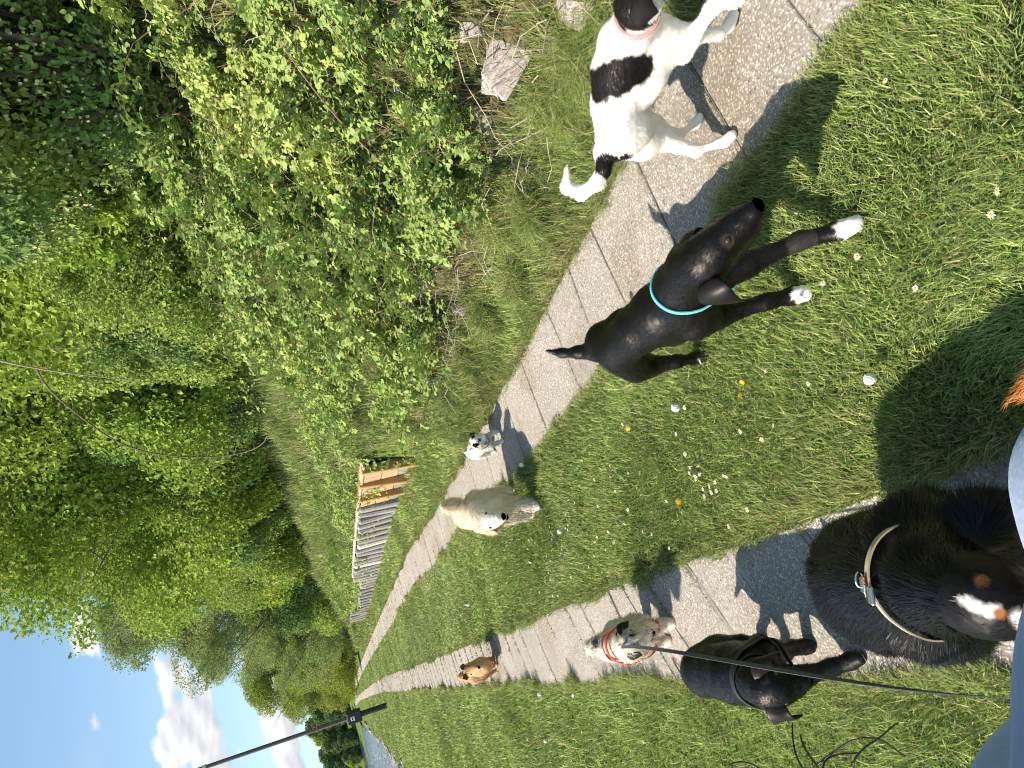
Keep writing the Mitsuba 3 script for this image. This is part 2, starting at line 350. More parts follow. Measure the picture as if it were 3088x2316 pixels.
def moss():
    r = np.random.default_rng(32)
    X, Y = [], []
    for js, wgt in ((JL, 1.0), (JR, 0.35)):
        for i, (a, b) in enumerate(js):
            if a[1] < 1.2: continue
            t = r.random(int(260 * wgt / (1 + a[1] * 0.06)))
            t = np.where(r.random(len(t)) < 0.7, t ** 2.2, 1 - t ** 2.5 * 0.4)
            t = t[(meshkit.noise(np.stack([t * 4, t * 0 + i, t * 0], 1), 3) > 0.25)]
            q = a + (b - a) * t[:, None] + r.normal(0, 0.010, (len(t), 2))
            X.append(q[:, 0]); Y.append(q[:, 1])
    x, y = np.concatenate(X), np.concatenate(Y); n = len(x)
    c = GREENS[r.integers(0, 6, n)] * 0.85 * r.uniform(0.7, 1.2, (n, 1))
    dry = r.random(n) < 0.3; c[dry] = STRAW[0] * 0.8
    v, f, cc = blades(x, y, r.uniform(0.015, 0.055, n), np.maximum(0.0028, 0.0011 * y), np.abs(r.normal(0.6, 0.4, n)), r.uniform(0, 6.3, n), c, r, z=np.zeros(n) - 0.012)
    put('joint_grass', (v, f), 'grass_bsdf', color=cc, kind='stuff', label='tufts of grass growing in the joints of the slab paths')
moss()
# clover and small broad leaves in the lawn
def clover():
    r = np.random.default_rng(33)
    n = 9000
    y = 1.0 + 7.5 * r.random(n) ** 1.5
    lo, hi = left_l(y) - 2.2, right_l(y)
    x = lo + (hi - lo) * r.random(n)
    k = ~on_path(x, y, -0.03); x, y = x[k], y[k]
    k = meshkit.fbm(np.stack([x * 1.6, y * 1.6, 0 * x], 1), 3, 4) > 0.46; x, y = x[k], y[k]; n = len(x)
    z = height(x, y) + r.uniform(0.02, 0.05, n); s = r.uniform(0.004, 0.008, n) * np.maximum(1, y / 3)
    vs, fs = [], []
    a = np.arange(6) * np.pi / 3
    tilt = r.normal(0, 0.35, (n, 2))
    c0 = np.stack([x, y, z], 1)
    ring = np.stack([np.cos(a), np.sin(a)], 1)[None] * s[:, None, None]
    ringz = (ring * tilt[:, None, :]).sum(-1)
    v = np.concatenate([c0[:, None], np.concatenate([c0[:, None, :2] + ring, (c0[:, None, 2:] + ringz[..., None])], -1)], 1).reshape(-1, 3)
    o = np.arange(n)[:, None] * 7
    f = np.vstack([o + [0, 1 + i, 1 + (i + 1) % 6] for i in range(6)])
    col = np.repeat(np.array([[0.17, 0.27, 0.075]]) * r.uniform(0.6, 1.4, (n, 1)), 7, 0)
    put('clover', (v, f), 'grass_bsdf', color=col, kind='stuff', label='clover leaves scattered low among the lawn grass')
clover()
# ---------------------------------------------------------------- bushes, brambles and trees
def foliage_col(a, b, c, s=1.0):
    def fn(p, n, uv):
        r = cell_rand(p.x * 14 * s, p.y * 14 * s, p.z * 14 * s)
        f = fbm(p.x * 1.3 * s, p.y * 1.3 * s, p.z * 1.3 * s)
        return mix(mix(a, b, r), c, smoothstep(0.45, 0.75, f) * 0.7) * (0.75 + 0.5 * cell_rand(p.x * 9 * s + 3, p.y * 9 * s, p.z * 9 * s))
    return fn
leaf_bsdf('bramble_leaf', foliage_col((0.224, 0.342, 0.094), (0.366, 0.484, 0.159), (0.460, 0.531, 0.165)), 0.34, 0.40)
leaf_bsdf('hawthorn_leaf', foliage_col((0.215, 0.325, 0.078), (0.364, 0.474, 0.130), (0.481, 0.546, 0.143)), 0.36, 0.45)
leaf_bsdf('privet_leaf', foliage_col((0.128, 0.225, 0.068), (0.255, 0.367, 0.120), (0.375, 0.480, 0.150)), 0.32, 0.35)
leaf_bsdf('hazel_leaf', foliage_col((0.231, 0.356, 0.069), (0.362, 0.481, 0.100), (0.488, 0.569, 0.125), 0.7), 0.38, 0.55)
leaf_bsdf('willow_leaf', foliage_col((0.228, 0.312, 0.114), (0.336, 0.408, 0.168), (0.408, 0.456, 0.168), 0.6), 0.5, 0.7)
leaf_bsdf('yellow_leaf', foliage_col((0.242, 0.310, 0.063), (0.336, 0.394, 0.089), (0.389, 0.420, 0.105), 0.6), 0.5, 0.7)
leaf_bsdf('dark_leaf', foliage_col((0.099, 0.165, 0.066), (0.165, 0.237, 0.094), (0.209, 0.270, 0.094), 0.5), 0.5, 0.4)
def bark(p, n, uv): return mix((0.10, 0.085, 0.07), (0.22, 0.19, 0.155), fbm(p.x * 14, p.y * 14, p.z * 5))
proc_bsdf('bark_bsdf', bark, 0.9, 0.15, lambda p, n, uv: fbm(p.x * 40, p.y * 40, p.z * 12), 0.01)
def palebark(p, n, uv): return mix((0.30, 0.265, 0.21), (0.52, 0.47, 0.39), fbm(p.x * 20, p.y * 20, p.z * 8))
proc_bsdf('pale_stem_bsdf', palebark, 0.85, 0.2)
def redstem(p, n, uv): return mix((0.16, 0.085, 0.055), (0.34, 0.25, 0.16), noise(p.x * 11, p.y * 11, p.z * 11))
proc_bsdf('bramble_stem_bsdf', redstem, 0.7, 0.3)
def frames(nrm, r):
    """a random tangent frame about each normal"""
    n = unit(nrm)
    t = unit(np.cross(n, r.normal(size=n.shape)))
    return t, np.cross(n, t), n
def leaf_cloud(c, t, b, n, ln, wd, fold=0.25, kind=0):
    """one leaf per point: t along the leaf, b across, n its face; kind 0 folded diamond (2 triangles), 1 ovate with folded halves (6), 2 pleated (8)"""
    m = len(c); L, W = ln[:, None], wd[:, None]
    if kind == 0:
        v = np.stack([c, c + t * L * .45 + b * W / 2 + n * W * fold, c + t * L, c + t * L * .45 - b * W / 2 + n * W * fold], 1).reshape(-1, 3)
        o = np.arange(m)[:, None] * 4
        return v, np.vstack([o + [0, 1, 2], o + [0, 2, 3]])
    k = [(0.0, 0.0), (0.22, 0.42), (0.5, 0.5), (0.8, 0.27), (1.0, 0.0)]
    P = [c + t * L * 0.0]
    droop = -0.18
    rows = []
    for u, h in k:
        mid = c + t * L * u + n * L * droop * u * u
        rows.append((mid, mid + b * W * h + n * W * h * fold, mid - b * W * h + n * W * h * fold))
    v = [rows[0][0]]
    for i in (1, 2, 3): v += list(rows[i])
    v.append(rows[4][0])
    v = np.stack(v, 1).reshape(-1, 3)
    o = np.arange(m)[:, None] * 11
    f = [[0, 1, 2], [0, 3, 1]]
    for i in (1, 4):
        f += [[i, i + 3, i + 4], [i, i + 4, i + 1], [i, i + 2, i + 5], [i, i + 5, i + 3]]
    f += [[7, 10, 8], [7, 9, 10]]
    return v, np.vstack([o + q for q in f])
def blob_points(r, n, lumps, shell=0.55):
    """points in the outer part of a union of ellipsoids [(centre, radii)]; returns points and outward directions"""
    C = np.array([l[0] for l in lumps], float); R = np.array([l[1] for l in lumps], float)
    wgt = (R.prod(1)) ** (2 / 3); wgt /= wgt.sum()
    P, N = [], []
    while sum(map(len, P)) < n:
        k = n * 2
        i = r.choice(len(lumps), k, p=wgt)
        d = unit(r.normal(size=(k, 3)))
        q = r.uniform(shell ** 3, 1, k) ** (1 / 3)
        p = C[i] + d * R[i] * q[:, None]
        ins = np.zeros(k, bool)
        for j in range(len(lumps)):
            ins |= (j != i) & ((((p - C[j]) / R[j]) ** 2).sum(1) < (shell * 0.8) ** 2)
        P.append(p[~ins]); N.append(unit(d / R[i])[~ins])
    return np.vstack(P)[:n], np.vstack(N)[:n]
def crown(seed, n, lumps, ln, wd, clump=3.0, gap=0.42, kind=0, shell=0.5, per=1, up=0.35):
    r = np.random.default_rng(seed)
    p, nn = blob_points(r, int(n / per * 1.9), lumps, shell)
    k = meshkit.fbm(p * clump, 3, seed) > gap + r.uniform(-0.09, 0.09, len(p))
    p, nn = p[k][:n // per], nn[k][:n // per]
    # leaves sit in small sprays on twigs
    tw = unit(nn + r.normal(0, 0.6, nn.shape))
    P, F = [], []
    for j in range(per):
        P.append(p + tw * (ln * 0.75 * j) + r.normal(0, ln * 0.25, p.shape)); F.append(nn)
    P, F = np.vstack(P), np.vstack(F)
    face = unit(F * 0.55 + np.array([0, 0, up]) + np.array([-0.25, -0.2, 0]) + r.normal(0, 0.5, F.shape))
    t, b, nrm = frames(face, r)
    down = unit(t + np.array([0, 0, -0.25]) + F * 0.3); b = unit(np.cross(nrm, down)); 
    s = r.uniform(0.6, 1.3, len(P))
    return leaf_cloud(P, down, b, nrm, ln * s, wd * s, 0.22, kind)
def twigs(seed, n, base, top, rad, spread, sides=4, seg=7):
    r = np.random.default_rng(seed)
    parts = []
    for i in range(n):
        a = r.uniform(0, 2 * np.pi); d = np.array([np.cos(a), np.sin(a), 0]) * spread * r.uniform(0.3, 1)
        p0 = np.asarray(base) + np.array([np.cos(a), np.sin(a), 0]) * spread * 0.15
        p2 = np.asarray(top) * r.uniform(0.75, 1.05) + d
        t = np.linspace(0, 1, seg)[:, None]
        mid = (p0 + p2) / 2 + r.normal(0, 0.12, 3) + d * 0.25
        q = p0 * (1 - t) ** 2 + 2 * mid * t * (1 - t) + p2 * t ** 2
        parts.append(tube(q, np.linspace(rad, rad * 0.25, seg), sides, False))
    return merge(parts)
GROUPS = {}
def group(gname, mesh, bsdf, smooth=False):
    scene[gname] = {'type': 'shapegroup', 'shape': mikit.ply(mesh, bsdf, smooth=smooth)}
    return gname
def inst(name, gname, M, parent, kind=None, label=None):
    return put_shape(name, {'type': 'instance', 'shapegroup': {'type': 'ref', 'id': gname}, 'to_world': M}, parent, kind=kind, label=label)
r0 = np.random.default_rng(3)
def lumps_for(seed, n, R, H, flat=1.0):
    r = np.random.default_rng(seed); out = [((0, 0, H * .5), (R * .72, R * .72, H * .5))]
    for i in range(n):
        a = r.uniform(0, 2 * np.pi); q = r.uniform(.35, .75) * R
        out.append(((np.cos(a) * q, np.sin(a) * q, r.uniform(.2, .85) * H), np.array([1, 1, .8]) * r.uniform(.24, .42) * R))
    return out
for i in range(3):
    group(f'bush_leaves_{i}', crown(40 + i, (36000, 28000, 42000)[i], lumps_for(50 + i, 9, 1.0, 1.5), (.042, .054, .036)[i], (.026, .038, .022)[i], 2.6, 0.38, per=2), ('hawthorn_leaf', 'hazel_leaf', 'privet_leaf')[i])
    group(f'bush_stems_{i}', twigs(60 + i, 22, (0, 0, -0.1), (0, 0, 1.15), 0.016, 0.62), 'bark_bsdf')
def bramble(seed):
    r = np.random.default_rng(seed)
    stems, C, D = [], [], []
    for i in range(34):
        a = r.uniform(0, 2 * np.pi); L = r.uniform(.35, 1.1); hgt = r.uniform(.15, .5)
        p0 = np.array([r.normal(0, .25), r.normal(0, .25), -0.05])
        e = np.array([np.cos(a), np.sin(a), 0]) * L
        t = np.linspace(0, 1, 9)[:, None]
        q = p0 + e * t * .8 + np.array([0, 0, 1.0]) * hgt * 4 * t * (1 - t * .85) * .8 + r.normal(0, .015, (9, 3))
        stems.append(tube(q, np.linspace(.0045, .002, 9), 4, False))
        for j in range(24):
            k = r.uniform(.10, 1); pt = p0 + e * k * .8 + np.array([0, 0, hgt * 4 * k * (1 - k * .85) * .8])
            C.append(pt + r.normal(0, .035, 3)); D.append(np.array([np.cos(a), np.sin(a), 0]) + r.normal(0, .8, 3))
    C, D = np.array(C), unit(np.array(D) * [1, 1, .3])
    nrm = unit(np.array([-.25, -.25, .8]) + r.normal(0, .42, C.shape))
    parts = []
    for ang, s in ((0, 1.0), (1.25, .8), (-1.25, .8)):         # leaves in threes
        t0 = unit(D - nrm * (D * nrm).sum(1, keepdims=True)); b0 = np.cross(nrm, t0)
        t = t0 * math.cos(ang) + b0 * math.sin(ang); b = np.cross(nrm, t)
        ln = r.uniform(.042, .066, len(C)) * s
        parts.append(leaf_cloud(C + t * .012, t, b, unit(nrm + r.normal(0, .15, nrm.shape)), ln, ln * .78, .18, 1))
    return merge(parts), merge(stems)
for i in range(4):
    lf, st = bramble(70 + i)
    group(f'bramble_leaves_{i}', lf, 'bramble_leaf'); group(f'bramble_stems_{i}', st, 'bramble_stem_bsdf')
# trees: unit crowns of about 3 m radius
def tree_skeleton(seed, H, n, spread, rad):
    r = np.random.default_rng(seed); tr, br = [], []
    t = np.linspace(0, 1, 10)
    q = np.stack([np.sin(t * 3 + seed) * .12 * H / 8, np.cos(t * 2.3 + seed) * .1 * H / 8, t * H * .8 - .2], 1)
    tr = tube(q, rad * (1.15 - t * .85), 9)
    for i in range(n):
        k = r.uniform(.22, .95); a = r.uniform(0, 2 * np.pi); p0 = np.array([np.interp(k, t, q[:, j]) for j in range(3)])
        L = spread * r.uniform(.6, 1.05) * (1.15 - k * .5)
        e = np.array([np.cos(a), np.sin(a), r.uniform(.25, 1.0)]) * L
        s = np.linspace(0, 1, 7)[:, None]
        c = p0 + e * s + np.array([0, 0, 1]) * L * .22 * s ** 2 + r.normal(0, .05, (7, 3)) * s
        br.append(tube(c, rad * (1 - k * .6) * np.linspace(.42, .06, 7), 5, False))
        for j in range(4):
            u = r.uniform(.35, .95); b0 = c[int(u * 6)]; d = unit(e + r.normal(0, .8, 3) * L) * L * r.uniform(.25, .45)
            ss = np.linspace(0, 1, 4)[:, None]
            br.append(tube(b0 + d * ss + np.array([0, 0, .1]) * ss ** 2, rad * .10 * np.linspace(1, .3, 4), 4, False))
    return tr, merge(br)
def tree_lumps(seed, R, H, n):
    r = np.random.default_rng(seed); out = []
    for i in range(n):
        z = r.uniform(.10, .93); a = r.uniform(0, 2 * np.pi)
        prof = math.sin(math.pi * min(1, z * .85 + .2)) ** .6
        q = R * prof * r.uniform(.3, .78)
        out.append(((np.cos(a) * q, np.sin(a) * q, z * H), np.array([1, 1, .75]) * R * r.uniform(.26, .42)))
    return out
TREES = {'hazel': ('hazel_leaf', .075, .055, .40, 3.0, 8.0), 'willow': ('willow_leaf', .080, .040, .47, 3.0, 8.0), 'yellow': ('yellow_leaf', .085, .06, .40, 3.0, 6.5)}
for i, (nm, (mat, ln, wd, gap, R, H)) in enumerate(TREES.items()):
    for v in range(2):
        group(f'{nm}_crown_{v}', crown(80 + 10 * i + v, 100000, tree_lumps(90 + 10 * i + v, R, H, 30), ln, wd, 1.1, gap, per=2, shell=.35), mat)
        tr, br = tree_skeleton(100 + 10 * i + v, H, 16, R * .95, .14)
        group(f'{nm}_trunk_{v}', tr, 'bark_bsdf', True); group(f'{nm}_branches_{v}', br, 'bark_bsdf')
group('sparse_crown', crown(131, 32000, tree_lumps(132, 3.0, 8.0, 26), .085, .045, 1.3, .48, per=2, shell=.2), 'willow_leaf')
tr, br = tree_skeleton(133, 8.5, 30, 3.0, .13)
group('sparse_trunk', tr, 'bark_bsdf', True); group('sparse_branches', br, 'bark_bsdf')
def place(x, y, s, rz, sz=1.0, dz=0.0, sx=1.0):
    z = float(height(np.array(x), np.array(y))) + dz
    return T().translate([float(x), float(y), z]).rotate([0, 0, 1], float(rz)).scale([float(s * sx), float(s), float(s * sz)])
def tree(kind, v, x, y, s, rz, label, sz=1.0, grp=None, dz=0.0):
    t = thing('tree', label, 'tree', grp)
    M = place(x, y, s, rz, sz, dz)
    if kind == 'sparse':
        inst('trunk', 'sparse_trunk', M, t); inst('branches', 'sparse_branches', M, t); inst('crown', 'sparse_crown', M, t, 'stuff')
    else:
        inst('trunk', f'{kind}_trunk_{v}', M, t); inst('branches', f'{kind}_branches_{v}', M, t); inst('crown', f'{kind}_crown_{v}', M, t, 'stuff')
def bush(i, x, y, s, rz, label, sz=1.0, grp=None):
    t = thing('bush', label, 'bush', grp)
    M = place(x, y, s, rz, sz, -0.05)
    inst('stems', f'bush_stems_{i}', M, t); inst('foliage', f'bush_leaves_{i}', M, t, 'stuff')
# the row of trees behind the bank, near to far
Rr = lambda y, s: float(right_r(y)) + s / 0.948
TREE_ROW = [('hazel', 1, 17.8, 5.2, 1.4, 120, .85, 'broad crowned tree pushing forward over the middle of the timber wall'),
            ('hazel', 0, 5.0, 7.4, 1.1, 10, 1.05, 'tall leafy tree over the nearest brambles, top right of the bank'),
            ('hazel', 1, 8.7, 6.6, 1.2, 80, 1.0, 'tall leafy tree behind the small flowering bush'),
            ('hazel', 0, 11.8, 5.6, 1.35, 200, .95, 'tallest broad-leaved tree rising over the start of the timber wall'),
            ('hazel', 1, 15.5, 4.6, 1.35, 300, .9, 'broad-leaved tree behind the pale timbers, reaching the sky'),
            ('hazel', 0, 20.5, 4.4, 1.4, 40, .85, 'broad-leaved tree behind the middle of the timber wall'),
            ('sparse', 0, 29.0, 4.2, .95, 0, 1.0, 'thinly leaved tree with its bare branches showing against the sky'),
            ('willow', 0, 33.0, 3.4, 1.3, 120, .9, 'grey-green tree beyond the thinly leaved one'),
            ('willow', 1, 41.0, 2.6, 1.3, 20, .8, 'feathery grey-green tree before the white clouds'),
            ('yellow', 0, 54.0, 1.2, 1.3, 70, .95, 'yellow-green rounded tree at the far end of the hedge row'),
            ('yellow', 1, 72.0, 1.6, 1.6, 150, .75, 'last low yellow-green tree of the row beside the river')]
for kind, v, y, s, sc, rz, sz, lab in TREE_ROW:
    tree(kind, v, Rr(y, s), y, sc, rz, lab, sz)
# ---------------------------------------------------------------- bushes and brambles on the bank
g1 = 'bramble mounds on the bank beside the path'
rb = np.random.default_rng(12)
def bramble_at(i, x, y, s, rz, label, grp=None, sz=1.0):
    t = thing('bramble_bush', label, 'bramble', grp)
    M = place(x, y, s, rz, sz, -0.03)
    inst('stems', f'bramble_stems_{i}', M, t); inst('foliage', f'bramble_leaves_{i}', M, t, 'stuff')
for y in np.arange(1.6, 9.4, 0.42):
    for s in np.arange(1.0, 4.2, 0.46):
        if y > 7.8 and s < 1.3: continue
        yy, ss = y + rb.uniform(-.15, .15), s + rb.uniform(-.15, .15)
        if 2.55 < yy < 3.75 and ss < 1.12: continue
        bramble_at(int(rb.integers(4)), Rr(yy, ss), yy, rb.uniform(.6, .9) * (1.0 if y < 5.5 else 1.15), rb.uniform(0, 360), 'bramble in the thicket beside and above the granite boulders' if yy < 4.2 else 'bramble in the thicket between the boulders and the timber wall', g1 if yy < 4.2 else 'bramble mounds nearer the timber wall')
for y in np.arange(9.8, 27, .55):
    yy, ss = y + rb.uniform(-.2, .2), rb.uniform(1.0, 1.9)
    bramble_at(int(rb.integers(4)), Rr(yy, ss), yy, rb.uniform(.55, .85), rb.uniform(0, 360), 'leafy bramble on the slope just above the timber wall', 'brambles above the timber wall')
for y, s in ((3.95, 1.05), (4.35, .95), (4.9, .92), (6.2, .85), (6.9, .8), (5.9, .95), (7.5, .9), (3.0, 1.2), (2.75, 1.05), (3.5, 1.12), (3.25, 1.1), (2.3, .75), (2.55, .95), (4.0, .8), (2.1, 1.0), (2.9, 1.45), (3.15, 1.5), (3.4, 1.45), (2.45, 1.25), (3.65, 1.0), (3.8, .85)):
    bramble_at(int(rb.integers(4)), Rr(y, s), y, rb.uniform(.30, .42), rb.uniform(0, 360), 'low bramble among the grass between the boulders and the path', 'low brambles among the boulders')
BUSHES = [(0, 3.6, 3.3, 1.25, 0, 1.0), (1, 4.6, 3.6, 1.3, 90, 1.1), (1, 7.4, 3.3, 1.15, 200, 1.1), (0, 8.6, 3.1, 1.1, 120, 1.0), (2, 9.9, 3.6, 1.35, 300, 1.1), (0, 11.3, 3.9, 1.45, 45, 1.2), (1, 13.0, 3.9, 1.5, 10, 1.3),
          (2, 15.0, 3.9, 1.65, 170, 1.3), (0, 17.2, 3.9, 1.75, 250, 1.3), (1, 19.6, 3.8, 1.8, 330, 1.3), (2, 22.2, 3.8, 1.9, 60, 1.3), (0, 25.0, 3.6, 2.0, 140, 1.3), (1, 28.4, 3.4, 2.1, 220, 1.3), (2, 32.5, 3.4, 2.3, 20, 1.2),
          (0, 37.5, 3.4, 2.5, 100, 1.1), (1, 43.5, 3.2, 2.7, 190, 1.1), (2, 50.5, 3.0, 2.9, 280, 1.1), (0, 59.0, 3.0, 3.2, 75, 1.1), (1, 68.0, 3.0, 3.6, 20, 1.0), (2, 80.0, 3.6, 4.2, 120, .9), (0, 98.0, 4.6, 5.0, 200, .8),
          (1, 6.2, 4.6, 1.5, 15, 1.5), (2, 8.0, 4.6, 1.6, 80, 1.5), (0, 10.6, 5.2, 1.8, 160, 1.6), (1, 13.6, 5.6, 2.1, 240, 1.6), (2, 17.0, 5.6, 2.2, 310, 1.6), (0, 20.8, 5.6, 2.3, 30, 1.6), (1, 25.0, 5.4, 2.4, 110, 1.5), (2, 30.0, 5.4, 2.6, 200, 1.4)]
for i, y, s, sc, rz, sz in BUSHES:
    bush(i, Rr(y, s), y, sc, rz, ('fine-leaved hawthorn like bush in the hedge row at the top of the bank', 'broad-leaved light green bush in the hedge row at the top of the bank', 'dark small-leaved bush in the hedge row at the top of the bank')[i], sz, ('fine-leaved bushes', 'broad-leaved bushes', 'dark small-leaved bushes')[i] + ' of the hedge row')
def flower_heads(seed, n, lumps):
    r = np.random.default_rng(seed)
    p, nn = blob_points(r, n, lumps, .93)
    k = (meshkit.fbm(p * 3.0, 3, 7) > .46); p, nn = p[k], nn[k]
    a = np.arange(5) * 2 * np.pi / 5
    f = unit(nn + r.normal(0, .4, nn.shape)); t, b, n3 = frames(f, r)
    s = .0075
    v = np.concatenate([p[:, None], p[:, None] + s * (np.cos(a)[None, :, None] * t[:, None] + np.sin(a)[None, :, None] * b[:, None]) + n3[:, None] * .002], 1).reshape(-1, 3)
    o = np.arange(len(p))[:, None] * 6
    return v, np.vstack([o + [0, 1 + i, 1 + (i + 1) % 5] for i in range(5)])
proc_bsdf('blossom_bsdf', (0.62, 0.60, 0.38), 0.7, 0.2, two=True)
t = thing('flowering_bush', 'bush dotted with tiny creamy blossom at the top of the near bank', 'bush')
M = place(Rr(5.9, 2.9), 5.9, 1.45, 30, 1.35)
inst('stems', 'bush_stems_2', M, t); inst('foliage', 'bush_leaves_2', M, t, 'stuff')
group('blossom_heads', flower_heads(5, 5200, lumps_for(52, 9, 1.0, 1.5)), 'blossom_bsdf'); inst('blossom', 'blossom_heads', M, t, 'stuff')
# bare stems and fallen canes that catch the light
def cane(pts, rad, label, mat='pale_stem_bsdf', name='bare_branch'):
    q = spline(pts, 24)
    k = put(name, tube(q, np.linspace(rad, rad * .45, 24), 6), mat, smooth=True)
    labels[k] = {'label': label, 'category': 'branch'}
def land_pt(y, s, up): 
    x = Rr(y, s); return [x, y, float(height(np.array(x), np.array(y))) + up]
CANES = [([[1.184, 7.137, 4.028], [1.074, 7.644, 3.8], [0.988, 8.141, 3.52], [0.885, 8.842, 3.124]], .011, 'pale straight bare branch hanging out of the trees over the meadow slope', 'pale_stem_bsdf'),
         ([[1.219, 8.799, 4.093], [0.997, 9.041, 4.073], [0.726, 9.405, 3.961], [0.416, 9.772, 3.783], [0.092, 10.257, 3.419], [-0.133, 10.547, 2.752], [-0.01, 9.697, 1.949]], .013, 'dark curved branch leaning over the start of the meadow slope', 'bark_bsdf'),
         ([[-1.798, 16.692, 4.374], [-2.02, 16.914, 4.081], [-2.203, 17.036, 3.756], [-2.29, 17.083, 3.185], [-2.182, 17.439, 2.641]], .012, 'thin pale twig curving out of the hedge above the wall', 'pale_stem_bsdf'),
         ([[-2.02, 16.914, 4.081], [-2.214, 16.692, 4.042], [-2.396, 16.669, 4.025]], .010, 'short pale side twig hanging from the curving twig', 'pale_stem_bsdf'),
         ([[1.305, 8.022, 3.821], [1.287, 8.322, 3.444], [1.343, 8.579, 3.127], [1.499, 8.804, 2.815]], .005, 'fine pale shoot beside the straight bare branch', 'pale_stem_bsdf'),
         ([land_pt(4.4, .95, .12), land_pt(4.1, 1.1, .38), land_pt(3.7, 1.3, .55)], .007, 'brown bramble cane between the granite boulders', 'bramble_stem_bsdf')]
for c, rad, lab, m in CANES: cane(c, rad, lab, m)
def litter():
    r = np.random.default_rng(14); parts = []
    for i in range(420):
        y = r.uniform(2.0, 7.5); s = r.uniform(.55, 2.6) if r.random() < .8 else r.uniform(.45, 1.0)
        p = np.array(land_pt(y, s, r.uniform(.0, .30))); a = r.uniform(0, 6.3); L = r.uniform(.12, .55)
        d = np.array([np.cos(a), np.sin(a), r.normal(0.1, .5)]); t = np.linspace(0, 1, 5)[:, None]
        parts.append(tube(p + d * L * t + r.normal(0, .018, (5, 3)) + np.array([0, 0, -.3]) * L * t ** 2, np.linspace(.0035, .0018, 5), 4, False))
    put('dead_stems', merge(parts), 'pale_stem_bsdf', kind='stuff', label='dry dead stems lying through the brambles on the bank')
litter()
# long grass tussocks drooping over the edge of the near path
def tussocks():
    r = np.random.default_rng(15)
    V = []
    for y0, s0, n, hh in ((2.55, .38, 900, .32), (2.85, .45, 900, .36), (3.15, .50, 800, .34), (3.9, .42, 800, .30), (4.5, .35, 700, .28), (4.25, .6, 600, .34), (5.2, .45, 700, .28), (6.0, .45, 500, .25), (7.0, .5, 400, .25), (2.2, .4, 500, .3), (8.3, .7, 600, .34), (9.0, 1.2, 900, .4)):
        a = r.uniform(0, 6.3, n); q = .13 * np.sqrt(r.random(n))
        y = y0 + np.sin(a) * q; x = Rr(y0, s0) + np.cos(a) * q
        az = np.where(r.random(n) < .65, np.pi + r.normal(-.3, .7, n), a)
        c = GREENS[r.integers(0, 5, n)] * r.uniform(.8, 1.3, (n, 1)); dry = r.random(n) < .14; c[dry] = STRAW[r.integers(0, 3, dry.sum())]
        V.append(blades(x, y, r.uniform(.55, 1.15, n) * hh, np.full(n, .0036), np.clip(r.normal(.75, .3, n), .05, 1.4), az, c, r, curl=.75))
    o, vs, fs, cs = 0, [], [], []
    for v, f, c in V: vs.append(v); fs.append(f + o); cs.append(c); o += len(v)
    put('long_grass', (np.vstack(vs), np.vstack(fs)), 'grass_bsdf', color=np.vstack(cs), kind='stuff', label='long dark grass tussocks drooping over the edge of the path by the bank')
tussocks()
# ---------------------------------------------------------------- granite boulders
def granite(p, n, uv):
    d, e, r = voronoi(p.x * 120 + p.z * 60, p.y * 120 - p.z * 70)
    g = mix((0.30, 0.265, 0.255), (0.50, 0.46, 0.44), r)
    g = mix(g, (0.10, 0.095, 0.10), smoothstep(.80, .9, r) * .8)
    return mix(g, (0.36, 0.35, 0.27), smoothstep(.5, .75, fbm(p.x * 5, p.y * 5, p.z * 5)) * .5)
proc_bsdf('granite_bsdf', granite, .8, .3, lambda p, n, uv: fbm(p.x * 45, p.y * 45, p.z * 45, 4), .006)
def rock_mesh(seed, size, sub=3):
    r = np.random.default_rng(seed)
    h = trimesh.convex.convex_hull(unit(r.normal(size=(11, 3))) * r.uniform(.8, 1.1, (11, 1)) * .5)
    m = h.subdivide_to_size(.13)
    v = np.array(m.vertices); v *= 1 + (meshkit.fbm(v * 5 + seed, 4, seed) - .5)[:, None] * .22
    return v * size, np.array(m.faces)
B = [([1.591, 3.29, .30], (.38, .36, .34), 'large pinkish granite boulder under the brambles beside the black patched dog'), ([1.80, 3.27, .43], (.26, .26, .26), 'dark shaded boulder leaning against the large pinkish one'),
     ([1.60, 2.74, .10], (.46, .40, .26), 'broad pale flat boulder behind the head of the white and black dog'), ([1.55, 3.03, .13], (.16, .18, .13), 'small pale stone below the large granite boulder'),
     ([.70, 5.5, .20], (.22, .24, .20), 'pale stone among low brambles, farthest of the boulders'), ([1.50, 3.70, .33], (.20, .20, .18), 'stone half hidden by leaves just past the large granite boulder'),
     ([1.02, 4.42, .12], (.18, .20, .15), 'grey stone in the long grass beside the path'), ([.83, 4.58, .03], (.13, .14, .10), 'smallest grey stone at the path edge by the long grass'), ([2.02, 3.52, .74], (.22, .2, .2), 'pink granite stone high among bramble leaves')]
for i, (c, s, lab) in enumerate(B):
    v, f = rock_mesh(200 + i, np.array(s))
    k = put('boulder', (v + np.array(c), f), 'granite_bsdf', smooth=28); labels[k] = {'label': lab, 'category': 'boulder'}
